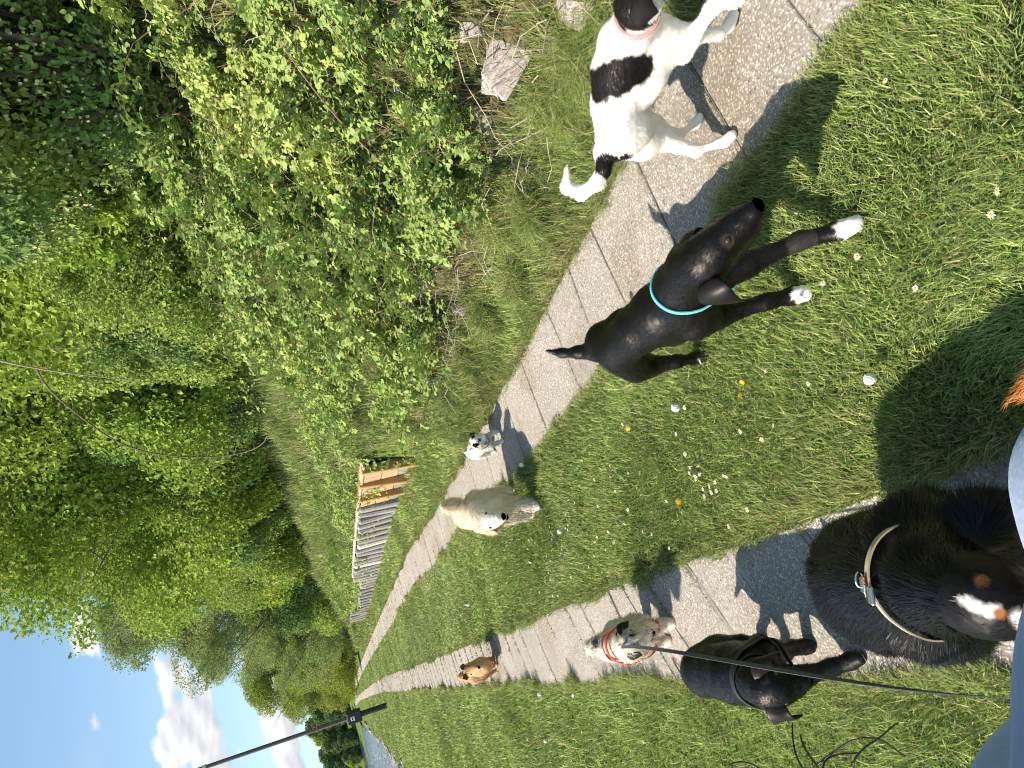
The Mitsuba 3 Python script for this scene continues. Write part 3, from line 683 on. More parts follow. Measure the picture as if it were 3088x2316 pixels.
# ---------------------------------------------------------------- timber wall holding the slope
def timber(a, b):
    def fn(p, n, uv):
        g = fbm(p.x * 9 + p.y * 9, p.z * 3.0, p.x * 30 - p.y * 12, 4)
        return mix(a, b, g) * (0.8 + 0.4 * noise(p.x * 3, p.y * 3, p.z * 3))
    return fn
proc_bsdf('new_timber', timber((0.34, 0.225, 0.135), (0.56, 0.42, 0.28)), .8, .2)
proc_bsdf('orange_timber', timber((0.30, 0.165, 0.065), (0.50, 0.31, 0.13)), .75, .25)
proc_bsdf('grey_timber', timber((0.155, 0.150, 0.150), (0.36, 0.35, 0.34)), .85, .2, lambda p, n, uv: fbm(p.x * 60, p.y * 60, p.z * 8), .006)
proc_bsdf('pale_timber', timber((0.42, 0.40, 0.36), (0.60, 0.57, 0.52)), .85, .2)
W = thing('timber_wall', 'low retaining wall of grey posts and paler new planks holding up the grass slope', 'retaining wall')
def wall_pt(y, off=0.75): return np.array([Rr(y, off), y])
def beam(a, b, z0, z1, depth, mat, nm, c=.008, lean=0.0, dz=0.0, r=None):
    a, b = np.asarray(a, float), np.asarray(b, float); u = b - a; L = np.linalg.norm(u); ang = math.degrees(math.atan2(u[1], u[0]))
    v, f = vf(cham_box(L, depth, z1 - z0, c))
    k = np.radians(lean); v = v @ np.array([[1, 0, 0], [0, np.cos(k), -np.sin(k)], [0, np.sin(k), np.cos(k)]]).T
    cs, sn = np.cos(np.radians(ang)), np.sin(np.radians(ang))
    v = np.stack([v[:, 0] * cs - v[:, 1] * sn, v[:, 0] * sn + v[:, 1] * cs, v[:, 2]], 1)
    m = (a + b) / 2
    return put(nm, (v + [m[0], m[1], (z0 + z1) / 2], f), mat, W)
rw = np.random.default_rng(9)
ys, y = [], 9.75
while y < 30.5:
    ys.append(y); y += .82 if y < 12 else (.46 if y < 21 else .7)
for i, y in enumerate(ys):
    p, u = wall_pt(y), unit(wall_pt(y + .3) - wall_pt(y)); nrm = np.array([-u[1], u[0]])      # towards the path
    top = .80 + .03 * rw.uniform(-1, 1) if y < 19.6 else (.60 - .012 * (y - 20) + .05 * rw.uniform(-1, 1) if y < 26.5 else .78 + .04 * rw.uniform(-1, 1))
    new = y < 12.2
    hw = .055 if new else .10
    q = p + nrm * (.07 if new else .05) 
    beam(q - u * hw, q + u * hw, .0, top + (.04 if new else 0), .12 if new else .14, 'orange_timber' if new else ('pale_timber' if rw.random() < .08 else 'grey_timber'), 'post', .012 if new else .03, lean=rw.uniform(2, 7) if new else rw.uniform(-2, 4))
    if i + 1 < len(ys):
        y2 = ys[i + 1]; zz = [.03, .29, .54, top - .005]
        for j in range(3):
            m = ('grey_timber' if j == 0 else 'new_timber') if new else 'grey_timber'
            beam(p + u * .005, wall_pt(y2) - u * .005, zz[j] + .006, zz[j + 1] - .006, .055 + .008 * rw.random(), m, 'plank', .006)
for y0, y1 in ((9.6, 12.3),):
    beam(wall_pt(y0, .80), wall_pt(y1, .80), .815, .845, .20, 'new_timber', 'cap_board', .006)
for y0 in np.arange(12.3, 19.4, 1.8):
    beam(wall_pt(y0 + .02, .78), wall_pt(y0 + 1.78, .78), .80, .825, .12, 'pale_timber', 'cap_board', .006)
def trailing():
    r = np.random.default_rng(17); n = 2600
    y = 9.4 + 18 * r.random(n) ** 1.2
    k = meshkit.noise(np.stack([y * 1.3, 0 * y, 0 * y], 1), 5) > .38; y = y[k]; n = len(y)
    s = .86 - r.uniform(-.05, .24, n); z = np.where(s < .78, .84 - (.78 - s) * r.uniform(.5, 3.2, n), .86 + r.uniform(0, .16, n))
    c = np.stack([(right_r(y) + s / .948), y, z], 1)
    t, b, nn = frames(unit(np.array([-.6, -.3, .7]) + r.normal(0, .5, (n, 3))), r)
    ln = r.uniform(.05, .10, n)
    put('trailing_plant', leaf_cloud(c, t, b, nn, ln, ln * .7, .2, 0), 'bramble_leaf', kind='stuff', label='leafy creeper trailing over the top of the timber wall')
trailing()
# ---------------------------------------------------------------- lamp columns, bin, stones of the bank
proc_bsdf('grey_metal', lambda p, n, uv: mix((0.10, 0.095, 0.09), (0.17, 0.16, 0.15), fbm(p.x * 4, p.y * 4, p.z * 1.2)), .55, .4, metallic=.2)
proc_bsdf('black_paint', (0.012, 0.012, 0.014), .4, .5)
proc_bsdf('white_paint', (0.75, 0.75, 0.73), .5, .4)
proc_bsdf('brown_paint', (0.30, 0.16, 0.09), .6, .3)
def lamp(x, y, lab, s=1.0, sign=True):
    t = thing('lamp_post', lab, 'lamp post', 'lamp posts along the river side of the lawn' if not sign else None)
    z = float(height(np.array(x), np.array(y)))
    def tb(pts, r, n, m, sd=14): return put(n, tuple(np.array(tube(np.array(pts) * s + [x, y, z], np.array(r) * s, sd)[k]) for k in (0, 1)), m, t, smooth=40)
    tb([[0, 0, -.2], [0, 0, 1.18]], [.115, .115], 'base', 'black_paint')
    tb([[0, 0, 1.19], [0, 0, 5.0], [0, 0, 11.0]], [.085, .08, .07], 'column', 'grey_metal')
    tb([[0, 0, 7.25], [0, 0, 7.37]], [.105, .105], 'collar', 'white_paint')
    tb([[0, 0, 10.95], [.15, 0, 11.3], [.7, 0, 11.5]], [.04, .04, .035], 'arm', 'grey_metal', 8)
    v, f = vf(cham_box(.75 * s, .28 * s, .12 * s, .03 * s)); put('lantern', (v + np.array([x + 1.0 * s, y, z + 11.5 * s]), f), 'grey_metal', t)
    v, f = vf(cham_box(.50 * s, .27 * s, .60 * s, .03 * s)); b = put('control_box', (v + np.array([x, y - .01, z + 1.42 * s]), f), 'black_paint', t)
    if sign:
        v, f = vf(cham_box(.17, .012, .16, .003)); put('notice', (v + np.array([x - .02, y - .152, z + 1.50]), f), 'white_paint', b)
        v, f = vf(cham_box(.10, .012, .05, .003)); put('notice', (v + np.array([x - .02, y - .160, z + 1.51]), f), 'black_paint', b)
        m = meshkit.text_mesh('62', .17, .008, bold=True); v, f = vf(m); v = np.stack([v[:, 0] - .11, -v[:, 2] - .098, v[:, 1] + 2.95], 1)
        put('number', (v + np.array([x, y, z]), f), 'brown_paint', t)
lamp(-12.29, 30.9, 'tall grey lamp post with a black box low on its column, by the water')
lamp(-47.4, 121.5, 'distant lamp post on the lawn before the far wood', s=.42, sign=False); labels['lamp_post_001'].pop('group')
lamp(-63.0, 171.0, 'farthest lamp post, next to the end of the hedge row', s=.42, sign=False); labels['lamp_post_002'].pop('group')
t = thing('litter_bin', 'small dark litter bin with a pale top standing on the grass far off', 'bin')
bx, by = -28.3, 85.0; bz = float(height(np.array(bx), np.array(by)))
v, f = tube(np.array([[0, 0, 0], [0, 0, .05], [0, 0, .95], [0, 0, 1.0]]), np.array([.36, .40, .42, .42]), 16); put('body', (v + [bx, by, bz], f), 'black_paint', t, smooth=40)
v, f = tube(np.array([[0, 0, 1.0], [0, 0, 1.12], [0, 0, 1.2]]), np.array([.45, .40, .1]), 16); put('lid', (v + [bx, by, bz], f), 'white_paint', t, smooth=40)
rr = np.random.default_rng(18)
for i in range(46):
    y = rr.uniform(27.5, 42) if i < 30 else rr.uniform(40, 75)
    x = float(shore(y)) - rr.uniform(-.35, 1.4); s = rr.uniform(.25, .6)
    v, f = rock_mesh(300 + i, np.array([s, s, s * .7]))
    k = put('bank_stone', (v + [x, y, float(height(np.array(x), np.array(y))) + s * .15], f), 'granite_bsdf', smooth=28); labels[k] = {'label': 'grey stone tipped along the lip of the river bank', 'category': 'stone', 'group': 'stones on the river bank'}
for i, (y, d, s) in enumerate(((27.0, .3, .55), (24.0, .4, .6), (29.5, 1.0, .5))):
    bush(i, float(shore(y)) - d, y, s, 90 * i, ('low bush beside the stones on the river bank', 'low leafy bush on the river bank at the left edge', 'small bush growing below the bank stones')[i], .7)
# ---------------------------------------------------------------- far shore: a wooded hill
def hill():
    xs, q = np.linspace(-420, 60, 60), np.array([0, 6, 20, 60, 140])
    zz = np.array([-1.6, .6, 4, 10, 12])
    X, Q = np.meshgrid(xs, q); Z = np.repeat(zz[:, None], 60, 1) + meshkit.fbm(np.stack([X * .03, Q * .03, 0 * X], -1), 2, 2) * 3 * (Q > 1)
    Y = 288 + Q - .12 * (X + 120)
    v = np.stack([X, Y, Z], -1).reshape(-1, 3); i = np.arange(4)[:, None] * 60 + np.arange(59)[None]
    qd = np.stack([i, i + 1, i + 61, i + 60], -1).reshape(-1, 4)
    return v, np.vstack([qd[:, [0, 1, 2]], qd[:, [0, 2, 3]]])
put('hills', hill(), 'ground_bsdf', smooth=True, kind='structure', label='low wooded hill on the far shore')
for v, m in enumerate(('dark_leaf', 'hazel_leaf')):
    group(f'far_crown_{v}', crown(140 + v, 9000, [((0, 0, 5), (3.2, 3.2, 4.6))] + tree_lumps(142 + v, 5.0, 11.0, 16), .62, .45, .35, .36, shell=.5), m)
rf = np.random.default_rng(19)
labels['far_wood'] = {'kind': 'stuff', 'label': 'dark wood covering the far shore of the river'}
n = 0
for row, (dy, h0) in enumerate(((2, .85), (10, 1.1), (24, 1.2))):
    for x in np.arange(-330, 40, 7.0):
        xx = x + rf.uniform(-3, 3); y = 288 + dy - .12 * (xx + 120) + rf.uniform(-2, 2); s = h0 * rf.uniform(.75, 1.15)
        n += 1
        put_shape(f'far_wood__{n:03d}', {'type': 'instance', 'shapegroup': {'type': 'ref', 'id': f'far_crown_{int(rf.random() < .28)}'}, 'to_world': T().translate([float(xx), float(y), float(-1.6 + dy * .22)]).rotate([0, 0, 1], float(rf.uniform(0, 360))).scale(float(s))})
# ---------------------------------------------------------------- daisies and dandelions
proc_bsdf('petal_bsdf', (0.80, 0.79, 0.76), .7, .2, two=True)
proc_bsdf('yellow_bsdf', (0.72, 0.46, 0.02), .7, .2, two=True)
leaf_bsdf('stalk_bsdf', lambda p, n, uv: mi.Color3f(.12, .19, .05), .5, .4)
scene['fluff_bsdf'] = {'type': 'principledthin', 'base_color': {'type': 'rgb', 'value': [.72, .71, .67]}, 'roughness': .8, 'diff_trans': .9, 'spec_trans': 0.0}
def daisy_mesh(seed, n=14, R=.0115):
    r = np.random.default_rng(seed); v, f = [], []
    for i in range(n):
        a = 2 * np.pi * i / n + r.normal(0, .06); w = .17; L = R * r.uniform(.88, 1.08); up = r.uniform(-.001, .0015)
        o = len(v); c, s = np.cos, np.sin
        v += [[0, 0, 0], [c(a - w) * L * .6, s(a - w) * L * .6, up], [c(a) * L, s(a) * L, up * 1.5], [c(a + w) * L * .6, s(a + w) * L * .6, up]]
        f += [[o, o + 1, o + 2], [o, o + 2, o + 3]]
    return np.array(v), np.array(f)
def dome(R, h, n=8):
    a = np.arange(n) * 2 * np.pi / n
    v = np.vstack([np.c_[np.cos(a) * R, np.sin(a) * R, 0 * a], np.c_[np.cos(a) * R * .6, np.sin(a) * R * .6, 0 * a + h * .8], [[0, 0, h]]])
    f = []
    for i in range(n):
        j = (i + 1) % n; f += [[i, j, n + j], [i, n + j, n + i], [n + i, n + j, 2 * n]]
    return v, np.array(f)
D1, D2 = mikit.ply(daisy_mesh(1), 'petal_bsdf'), mikit.ply(tuple(np.array(q) for q in (dome(.0042, .003)[0] + [0, 0, .0006], dome(.0042, .003)[1])), 'yellow_bsdf')
STALK = mikit.ply(tube(np.array([[0, 0, -.06], [.002, 0, -.03], [0, 0, -.001]]), .0011, 4), 'stalk_bsdf')
def tilted(x, y, z, s, r, tilt=25):
    return T().translate([float(x), float(y), float(z)]).rotate([float(r.normal()), float(r.normal()), 0.2], float(r.uniform(0, tilt))).rotate([0, 0, 1], float(r.uniform(0, 360))).scale(float(s))
DAISY = [(.59, 1.43), (.16, 1.21), (.03, 1.46), (.08, 1.88), (.11, 1.79), (.05, 2.4), (-.26, 2.74), (-.2, 1.92), (-.14, 2.11), (-.36, 2.32), (-.34, 2.13), (-.38, 2.85), (-.43, 2.35), (-1.05, 4.56), (-1.22, 4.69), (.21, 1.19), (.16, 1.64), (-.53, 2.77), (-.56, 2.72), (-.56, 2.8), (-.59, 2.78), (-.57, 2.75), (-.63, 2.73), (-.61, 2.66), (-.66, 2.72), (-.64, 2.67), (-.62, 2.59), (-.59, 2.62), (-.55, 2.5), (-.47, 2.8), (-.78, 2.59), (-.69, 2.43), (-.52, 2.71), (-.57, 3.64), (-.59, 3.3), (-.84, 3.97), (-1.04, 4.19), (-.6, 3.44)]
rd = np.random.default_rng(20)
spots = list(DAISY)
while len(spots) < 250:
    y = 2.0 + 9.5 * rd.random() ** .8; lo, hi = (float(left_r(y)), float(right_l(y))) if rd.random() < .72 else (float(left_l(y)) - 2.6, float(left_l(y)))
    x = rd.uniform(lo + .05, hi - .05)
    if meshkit.fbm(np.array([[x * 1.2, y * 1.2, 0]]), 3, 6)[0] > .50 - .012 * y: spots.append((x, y))
for i, (x, y) in enumerate(spots):
    t = thing('daisy', 'white daisy flower standing in the lawn', 'daisy', 'daisies in the lawn')
    z = float(height(np.array(x), np.array(y))) + rd.uniform(.06, .085); M = tilted(x, y, z, rd.uniform(.85, 1.2) * (1 + max(0, y - 4) * .03), rd)
    for nm, sh in (('petals', D1), ('centre', D2), ('stalk', STALK)): put_shape(nm, {**sh, 'to_world': M}, t)
def far_daisies():
    r = np.random.default_rng(22); n = 5200
    d = 9.5 * (70 / 9.5) ** r.random(n); y = d
    mid = r.random(n) < .75
    lo = np.where(mid, left_r(y), left_l(y) - 2.8); hi = np.where(mid, right_l(y), left_l(y)); x = lo + (hi - lo) * r.random(n)
    k = meshkit.fbm(np.stack([x * .8, y * .5, 0 * x], 1), 3, 6) > .40 + .2 * r.random(n); x, y = x[k], y[k]; n = len(x)
    a = np.arange(6) * np.pi / 3; s = .010 * np.clip(y / 12, 1, 1.9) * r.uniform(.7, 1.3, n)
    c = np.stack([x, y, height(x, y) + .075], 1)
    v = c[:, None] + s[:, None, None] * np.stack([np.cos(a), np.sin(a), r.normal(0, .25, (6,))], 1)[None]
    o = np.arange(n)[:, None] * 6
    put('daisies', (v.reshape(-1, 3), np.vstack([o + [0, i, i + 1] for i in range(1, 5)])), 'petal_bsdf', kind='stuff', label='countless daisies whitening the lawn farther off')
far_daisies()
def dandelion_mesh(seed):
    r = np.random.default_rng(seed); parts = []
    for k, (n, R, z) in enumerate(((18, .017, 0), (16, .012, .003), (10, .007, .0055))):
        v, f = daisy_mesh(seed + k, n, R); v = v + [0, 0, z]; parts.append((v, f))
    return merge(parts)
DN = mikit.ply(dandelion_mesh(4), 'yellow_bsdf')
for (x, y), lab in zip([(-.17, 2.24), (-.22, 2.27), (-.35, 3.29), (-.70, 2.93), (-2.37, 6.96)], ['yellow dandelion flower nearest the black dog with the turquoise collar', 'yellow dandelion flower close beside another one in the middle of the lawn', 'yellow dandelion flower alone between the cream dog and the black dog', 'yellow dandelion flower near the edge of the left path', 'yellow dandelion flower at the path edge by the small tan dog']):
    t = thing('dandelion', lab, 'dandelion'); M = tilted(x, y, float(height(np.array(x), np.array(y))) + .085, .62, rd, 35)
    put_shape('flower', {**DN, 'to_world': M}, t); put_shape('stalk', {**STALK, 'to_world': M}, t)
def clock_mesh(seed, n=64, R=.019):
    r = np.random.default_rng(seed); parts = []
    k = np.arange(n) + .5; ph = np.arccos(1 - 2 * k / n * .93); th = np.pi * (1 + 5 ** .5) * k
    d = np.stack([np.cos(th) * np.sin(ph), np.sin(th) * np.sin(ph), np.cos(ph)], 1)
    for q in d:
        t, b, nn = frames(q[None], r); t, b = t[0], b[0]
        a = np.arange(6) * np.pi / 3; L = R * r.uniform(.9, 1.05)
        ring = q * L + .0062 * (np.cos(a)[:, None] * t + np.sin(a)[:, None] * b)
        w = t * .0003
        v = np.vstack([[q * .003 - w, q * .003 + w, q * L * .86], ring]); parts.append((v, np.array([[0, 1, 2]] + [[2, 3 + i, 3 + (i + 1) % 6] for i in range(0, 6, 1)])))
    return merge(parts)
CK = mikit.ply(clock_mesh(3), 'petal_bsdf')
for (x, y), lab in zip([(-.2, 1.64), (-.62, 5.12), (-.25, 2.74), (-2.72, 5.97), (-1.06, 4.56), (.235, 3.05), (-2.49, 8.35), (-3.2, 6.11)], ['fluffy white dandelion clock nearest to the viewer, beside the large shadow', 'dandelion clock at the edge of the path below the small spotted dog', 'dandelion clock in the lawn behind the black dog with the turquoise collar', 'dandelion clock beside the left path level with the tan dog', 'dandelion clock in the middle of the lawn before the cream dog', 'dandelion clock touching the right path', 'dandelion clock in the far lawn past the tan dog', 'dandelion clock in the river side lawn near the left edge']):
    t = thing('dandelion_clock', lab, 'dandelion clock'); M = tilted(x, y, float(height(np.array(x), np.array(y))) + .11, .9, rd, 20)
    put_shape('seed_head', {**CK, 'to_world': M}, t)
    put_shape('stalk', {**STALK, 'to_world': M @ T().scale([1.6, 1.6, 1.9])}, t)
# fallen twig lying on the left path and dry stalks in the lawn
k = put('twig', tube(spline([[-1.62, 3.42, .008], [-1.70, 3.30, .016], [-1.80, 3.12, .012], [-1.93, 3.02, .02]], 12), np.linspace(.005, .003, 12), 6), 'bramble_stem_bsdf', smooth=True)
labels[k] = {'label': 'thin brown twig lying across the left path in front of the terrier', 'category': 'twig'}
# joints of the dogs in metres and the tapered bones between them
DOGS = {
 'patched': dict(k=0.01, P=dict(pat1=(0.922, 2.071, 0.488), pat2=(0.903, 1.976, 0.465), pat3=(0.907, 1.955, 0.411), pat12=(0.914, 2.021, 0.479), pat23=(0.9, 1.957, 0.44), blk1=(0.686, 2.192, 0.465), blk2=(0.678, 2.154, 0.415), hb1=(0.967, 1.692, 0.555), hb2=(0.99, 1.775, 0.525), hw=(0.946, 1.67, 0.526), colc=(0.987, 1.779, 0.475), rump=(0.773, 2.162, 0.415), rump2=(0.778, 2.141, 0.37), loin=(0.871, 2.13, 0.43), belly=(0.87, 2.129, 0.36), rib=(0.947, 2.053, 0.435), rib2=(0.94, 2.049, 0.345), wither=(1.005, 1.978, 0.44), chest=(1.009, 2.009, 0.33), brisk=(0.981, 1.997, 0.3), neck=(0.999, 1.866, 0.47), neck2=(1.024, 1.893, 0.42), head=(0.98, 1.704, 0.54), tail0=(0.738, 2.217, 0.46), tail1=(0.684, 2.22, 0.47), tail2=(0.644, 2.25, 0.49), tail3=(0.637, 2.337, 0.52), tail4=(0.672, 2.362, 0.56), tail5=(0.707, 2.248, 0.6), hipR=(0.786, 2.23, 0.35), thighR=(0.771, 2.228, 0.29), kneeR=(0.774, 2.226, 0.225), shinR=(0.731, 2.207, 0.16), hockR=(0.697, 2.177, 0.115), pawR=(0.698, 2.119, 0.03), toeR=(0.706, 2.083, 0.018), hipL=(0.8, 2.169, 0.35), kneeL=(0.822, 2.233, 0.235), hockL=(0.781, 2.24, 0.125), pawL=(0.824, 2.26, 0.03), toeL=(0.84, 2.244, 0.018), shR=(1.005, 1.962, 0.36), elR=(0.963, 1.97, 0.235), wrR=(1.016, 1.811, 0.215), wrR2=(1.028, 1.796, 0.2), pawRf=(1.018, 1.768, 0.165), toeRf=(1.017, 1.755, 0.15), shL=(1.008, 1.918, 0.34), elL=(0.992, 1.927, 0.225), wrL=(1.002, 1.942, 0.1), pawLf=(1.041, 1.966, 0.035), toeLf=(1.069, 1.953, 0.018), muz=(1.05, 1.644, 0.52), nose=(1.105, 1.594, 0.5), crown=(0.97, 1.704, 0.56), jaw=(1.04, 1.649, 0.485)),
  prims="rump,loin,0.078,0.074 rump2,rump,0.06,0.07 loin,rib,0.074,0.083 belly,loin,0.056,0.07 belly,rib2,0.056,0.072 rib,wither,0.083,0.076 rib2,chest,0.076,0.076 rib,rib2,0.082,0.076 wither,chest,0.076,0.078 chest,brisk,0.074,0.055 rib2,brisk,0.07,0.05 wither,neck,0.074,0.06 chest,neck2,0.074,0.056 neck,neck2,0.055,0.055 neck,head,0.056,0.05 neck2,head,0.05,0.048 head,muz,0.058,0.036 muz,nose,0.034,0.022 jaw,muz,0.03,0.026 crown,head,0.05,0.052 tail0,tail1,0.026,0.021 tail1,tail2,0.021,0.022 tail2,tail3,0.022,0.022 tail3,tail4,0.022,0.019 tail4,tail5,0.018,0.006 rump,tail0,0.06,0.03 hipR,thighR,0.075,0.062 thighR,kneeR,0.062,0.044 kneeR,shinR,0.036,0.021 shinR,hockR,0.021,0.017 hockR,pawR,0.015,0.014 pawR,toeR,0.017,0.014 hipL,kneeL,0.062,0.042 kneeL,hockL,0.03,0.015 hockL,pawL,0.014,0.013 pawL,toeL,0.016,0.014 shR,elR,0.058,0.032 elR,wrR,0.027,0.018 wrR,wrR2,0.018,0.018 wrR2,pawRf,0.016,0.015 pawRf,toeRf,0.018,0.015 shL,elL,0.05,0.03 elL,wrL,0.025,0.016 wrL,pawLf,0.015,0.015 pawLf,toeLf,0.018,0.016"),
 'collared': dict(k=0.011, P=dict(eyeV=(0.255, 1.596, 0.485), white1=(0.1, 1.894, 0.323), colc=(0.158, 1.921, 0.44), rump=(0.055, 2.426, 0.455), rumpb=(0.091, 2.485, 0.475), loin=(0.1, 2.241, 0.455), rib=(0.136, 2.128, 0.42), rib2=(0.104, 2.183, 0.355), chest=(0.165, 2.024, 0.395), chest2=(0.123, 2.03, 0.34), neck=(0.197, 1.931, 0.455), neck2=(0.184, 1.933, 0.42), poll=(0.239, 1.798, 0.49), head=(0.241, 1.73, 0.48), brow=(0.262, 1.681, 0.475), muz0=(0.281, 1.662, 0.445), muz1=(0.304, 1.628, 0.42), nose=(0.324, 1.586, 0.405), jaw0=(0.256, 1.706, 0.405), jaw1=(0.291, 1.634, 0.385), tail0=(0.057, 2.513, 0.52), tail1=(0.07, 2.563, 0.56), tail2=(0.081, 2.635, 0.6), tail3=(0.103, 2.664, 0.65), shL=(0.19, 1.9, 0.36), elL=(0.216, 1.846, 0.255), wrL=(0.25, 1.752, 0.115), pawL=(0.251, 1.678, 0.03), toeL=(0.254, 1.633, 0.02), shR=(0.076, 2.05, 0.345), elR=(0.082, 2.034, 0.255), wrR=(0.096, 1.958, 0.12), pawR=(0.096, 1.933, 0.032), toeR=(0.095, 1.891, 0.02), hipR=(0.013, 2.495, 0.4), thighR=(-0.029, 2.565, 0.32), kneeR=(-0.043, 2.599, 0.25), hockR=(-0.048, 2.545, 0.14), pawHR=(-0.053, 2.581, 0.03), toeHR=(-0.05, 2.539, 0.02), hipL=(0.125, 2.426, 0.405), kneeL=(0.127, 2.599, 0.25), hockL=(0.102, 2.565, 0.14), pawHL=(0.087, 2.631, 0.03), toeHL=(0.09, 2.589, 0.02)),
  prims="rumpb,rump,0.075,0.085 rump,loin,0.086,0.084 loin,rib,0.084,0.097 rib,chest,0.098,0.092 rib2,rib,0.082,0.09 rib2,chest2,0.082,0.078 chest,chest2,0.088,0.078 chest,neck,0.088,0.076 chest2,neck2,0.07,0.07 neck,poll,0.074,0.062 neck2,head,0.066,0.055 poll,head,0.062,0.066 head,brow,0.066,0.05 brow,muz0,0.046,0.042 muz0,muz1,0.042,0.04 muz1,nose,0.04,0.03 jaw0,jaw1,0.036,0.026 head,jaw0,0.055,0.034 tail0,tail1,0.024,0.021 tail1,tail2,0.02,0.014 tail2,tail3,0.014,0.004 rumpb,tail0,0.045,0.026 shL,elL,0.055,0.036 elL,wrL,0.034,0.024 wrL,pawL,0.024,0.024 pawL,toeL,0.027,0.021 shR,elR,0.058,0.036 elR,wrR,0.034,0.023 wrR,pawR,0.023,0.024 pawR,toeR,0.027,0.021 hipR,thighR,0.08,0.064 thighR,kneeR,0.064,0.046 kneeR,hockR,0.042,0.023 hockR,pawHR,0.021,0.021 pawHR,toeHR,0.024,0.02 hipL,kneeL,0.075,0.045 kneeL,hockL,0.042,0.022 hockL,pawHL,0.021,0.021 pawHL,toeHL,0.024,0.02"),
 'cream': dict(k=0.018, P=dict(rump=(-0.974, 5.655, 0.46), back=(-0.916, 5.313, 0.47), chest=(-0.892, 5.14, 0.4), breast=(-0.898, 5.182, 0.3), neck=(-0.923, 5.129, 0.45), head=(-0.954, 5.076, 0.44), brow=(-0.942, 5.021, 0.43), muz=(-0.931, 4.954, 0.385), nose=(-0.93, 4.934, 0.36), jaw=(-0.954, 5.005, 0.335), cheekL=(-0.903, 5.079, 0.42), cheekR=(-1.033, 5.163, 0.4), tail0=(-0.906, 5.631, 0.52), tail1=(-0.845, 5.467, 0.58), tail2=(-0.828, 5.396, 0.65), tail3=(-0.815, 5.322, 0.7), shL=(-0.852, 5.104, 0.33), elL=(-0.887, 5.143, 0.22), wrL=(-0.93, 5.184, 0.1), pawL=(-0.958, 5.169, 0.028), toeL=(-0.959, 5.118, 0.02), shR=(-0.976, 5.205, 0.31), elR=(-1.005, 5.228, 0.21), wrR=(-1.029, 5.296, 0.1), pawR=(-1.041, 5.338, 0.028), toeR=(-1.038, 5.298, 0.02), hipL=(-0.884, 5.675, 0.36), hipR=(-1.064, 5.675, 0.36), hockL=(-0.874, 5.755, 0.14), hockR=(-1.074, 5.715, 0.14), pawHL=(-0.874, 5.705, 0.03), pawHR=(-1.074, 5.675, 0.03), mid=(-0.933, 5.397, 0.41), belly=(-0.936, 5.418, 0.34)),
  prims="rump,back,0.104,0.104 back,mid,0.104,0.112 mid,chest,0.112,0.104 chest,breast,0.104,0.084 belly,breast,0.088,0.08 chest,neck,0.096,0.084 neck,head,0.084,0.074 head,brow,0.072,0.058 brow,muz,0.05,0.035 muz,nose,0.034,0.022 jaw,muz,0.024,0.027 head,cheekL,0.056,0.048 head,cheekR,0.056,0.048 rump,tail0,0.064,0.036 tail0,tail1,0.036,0.04 tail1,tail2,0.04,0.036 tail2,tail3,0.034,0.012 shL,elL,0.06,0.044 elL,wrL,0.042,0.032 wrL,pawL,0.03,0.027 pawL,toeL,0.029,0.022 shR,elR,0.058,0.042 elR,wrR,0.04,0.03 wrR,pawR,0.029,0.027 pawR,toeR,0.029,0.022 hipL,hockL,0.08,0.036 hipR,hockR,0.08,0.036 hockL,pawHL,0.032,0.027 hockR,pawHR,0.032,0.027"),
 'spotted': dict(k=0.008, P=dict(sp1=(-0.427, 5.634, 0.261), sp2=(-0.451, 5.781, 0.256), sp3=(-0.393, 5.568, 0.251), sp4=(-0.336, 5.496, 0.291), sp5=(-0.351, 5.596, 0.296), sp6=(-0.356, 5.53, 0.232), tag=(-0.406, 5.604, 0.158), g1=(-0.44, 5.688, 0.17), g2=(-0.484, 5.78, 0.2), g3=(-0.465, 5.703, 0.15), rump=(-0.517, 6.006, 0.21), back=(-0.471, 5.87, 0.215), chest=(-0.439, 5.756, 0.18), breast=(-0.44, 5.727, 0.155), neck=(-0.426, 5.699, 0.235), head=(-0.397, 5.632, 0.255), muz=(-0.383, 5.618, 0.215), nose=(-0.373, 5.597, 0.2), jaw=(-0.384, 5.637, 0.185), tail0=(-0.509, 5.991, 0.26), tail1=(-0.498, 5.958, 0.29), shR=(-0.467, 5.764, 0.15), elR=(-0.471, 5.73, 0.11), wrR=(-0.465, 5.744, 0.045), pawR=(-0.459, 5.73, 0.018), toeR=(-0.456, 5.699, 0.012), shL=(-0.414, 5.768, 0.15), elL=(-0.391, 5.789, 0.105), wrL=(-0.38, 5.854, 0.045), pawL=(-0.375, 5.825, 0.018), toeL=(-0.375, 5.801, 0.012), hipR=(-0.543, 5.997, 0.17), kneeR=(-0.56, 6.032, 0.12), hockR=(-0.57, 6.063, 0.06), pawH=(-0.561, 6.042, 0.015), toeH=(-0.558, 6.013, 0.012), hipL=(-0.473, 5.997, 0.17), hockL=(-0.5, 6.083, 0.06), pawHL=(-0.491, 6.062, 0.015), mid=(-0.478, 5.881, 0.195)),
  prims="rump,back,0.058,0.058 back,mid,0.058,0.062 mid,chest,0.062,0.062 chest,breast,0.058,0.045 chest,neck,0.055,0.046 neck,head,0.046,0.05 head,muz,0.046,0.026 muz,nose,0.025,0.017 jaw,muz,0.014,0.02 rump,tail0,0.03,0.016 tail0,tail1,0.015,0.009 shR,elR,0.034,0.022 elR,wrR,0.02,0.014 wrR,pawR,0.014,0.014 pawR,toeR,0.015,0.012 shL,elL,0.034,0.022 elL,wrL,0.02,0.014 wrL,pawL,0.014,0.014 pawL,toeL,0.015,0.012 hipR,kneeR,0.045,0.03 kneeR,hockR,0.027,0.014 hockR,pawH,0.013,0.013 pawH,toeH,0.014,0.012 hipL,hockL,0.042,0.014 hockL,pawHL,0.014,0.014"),
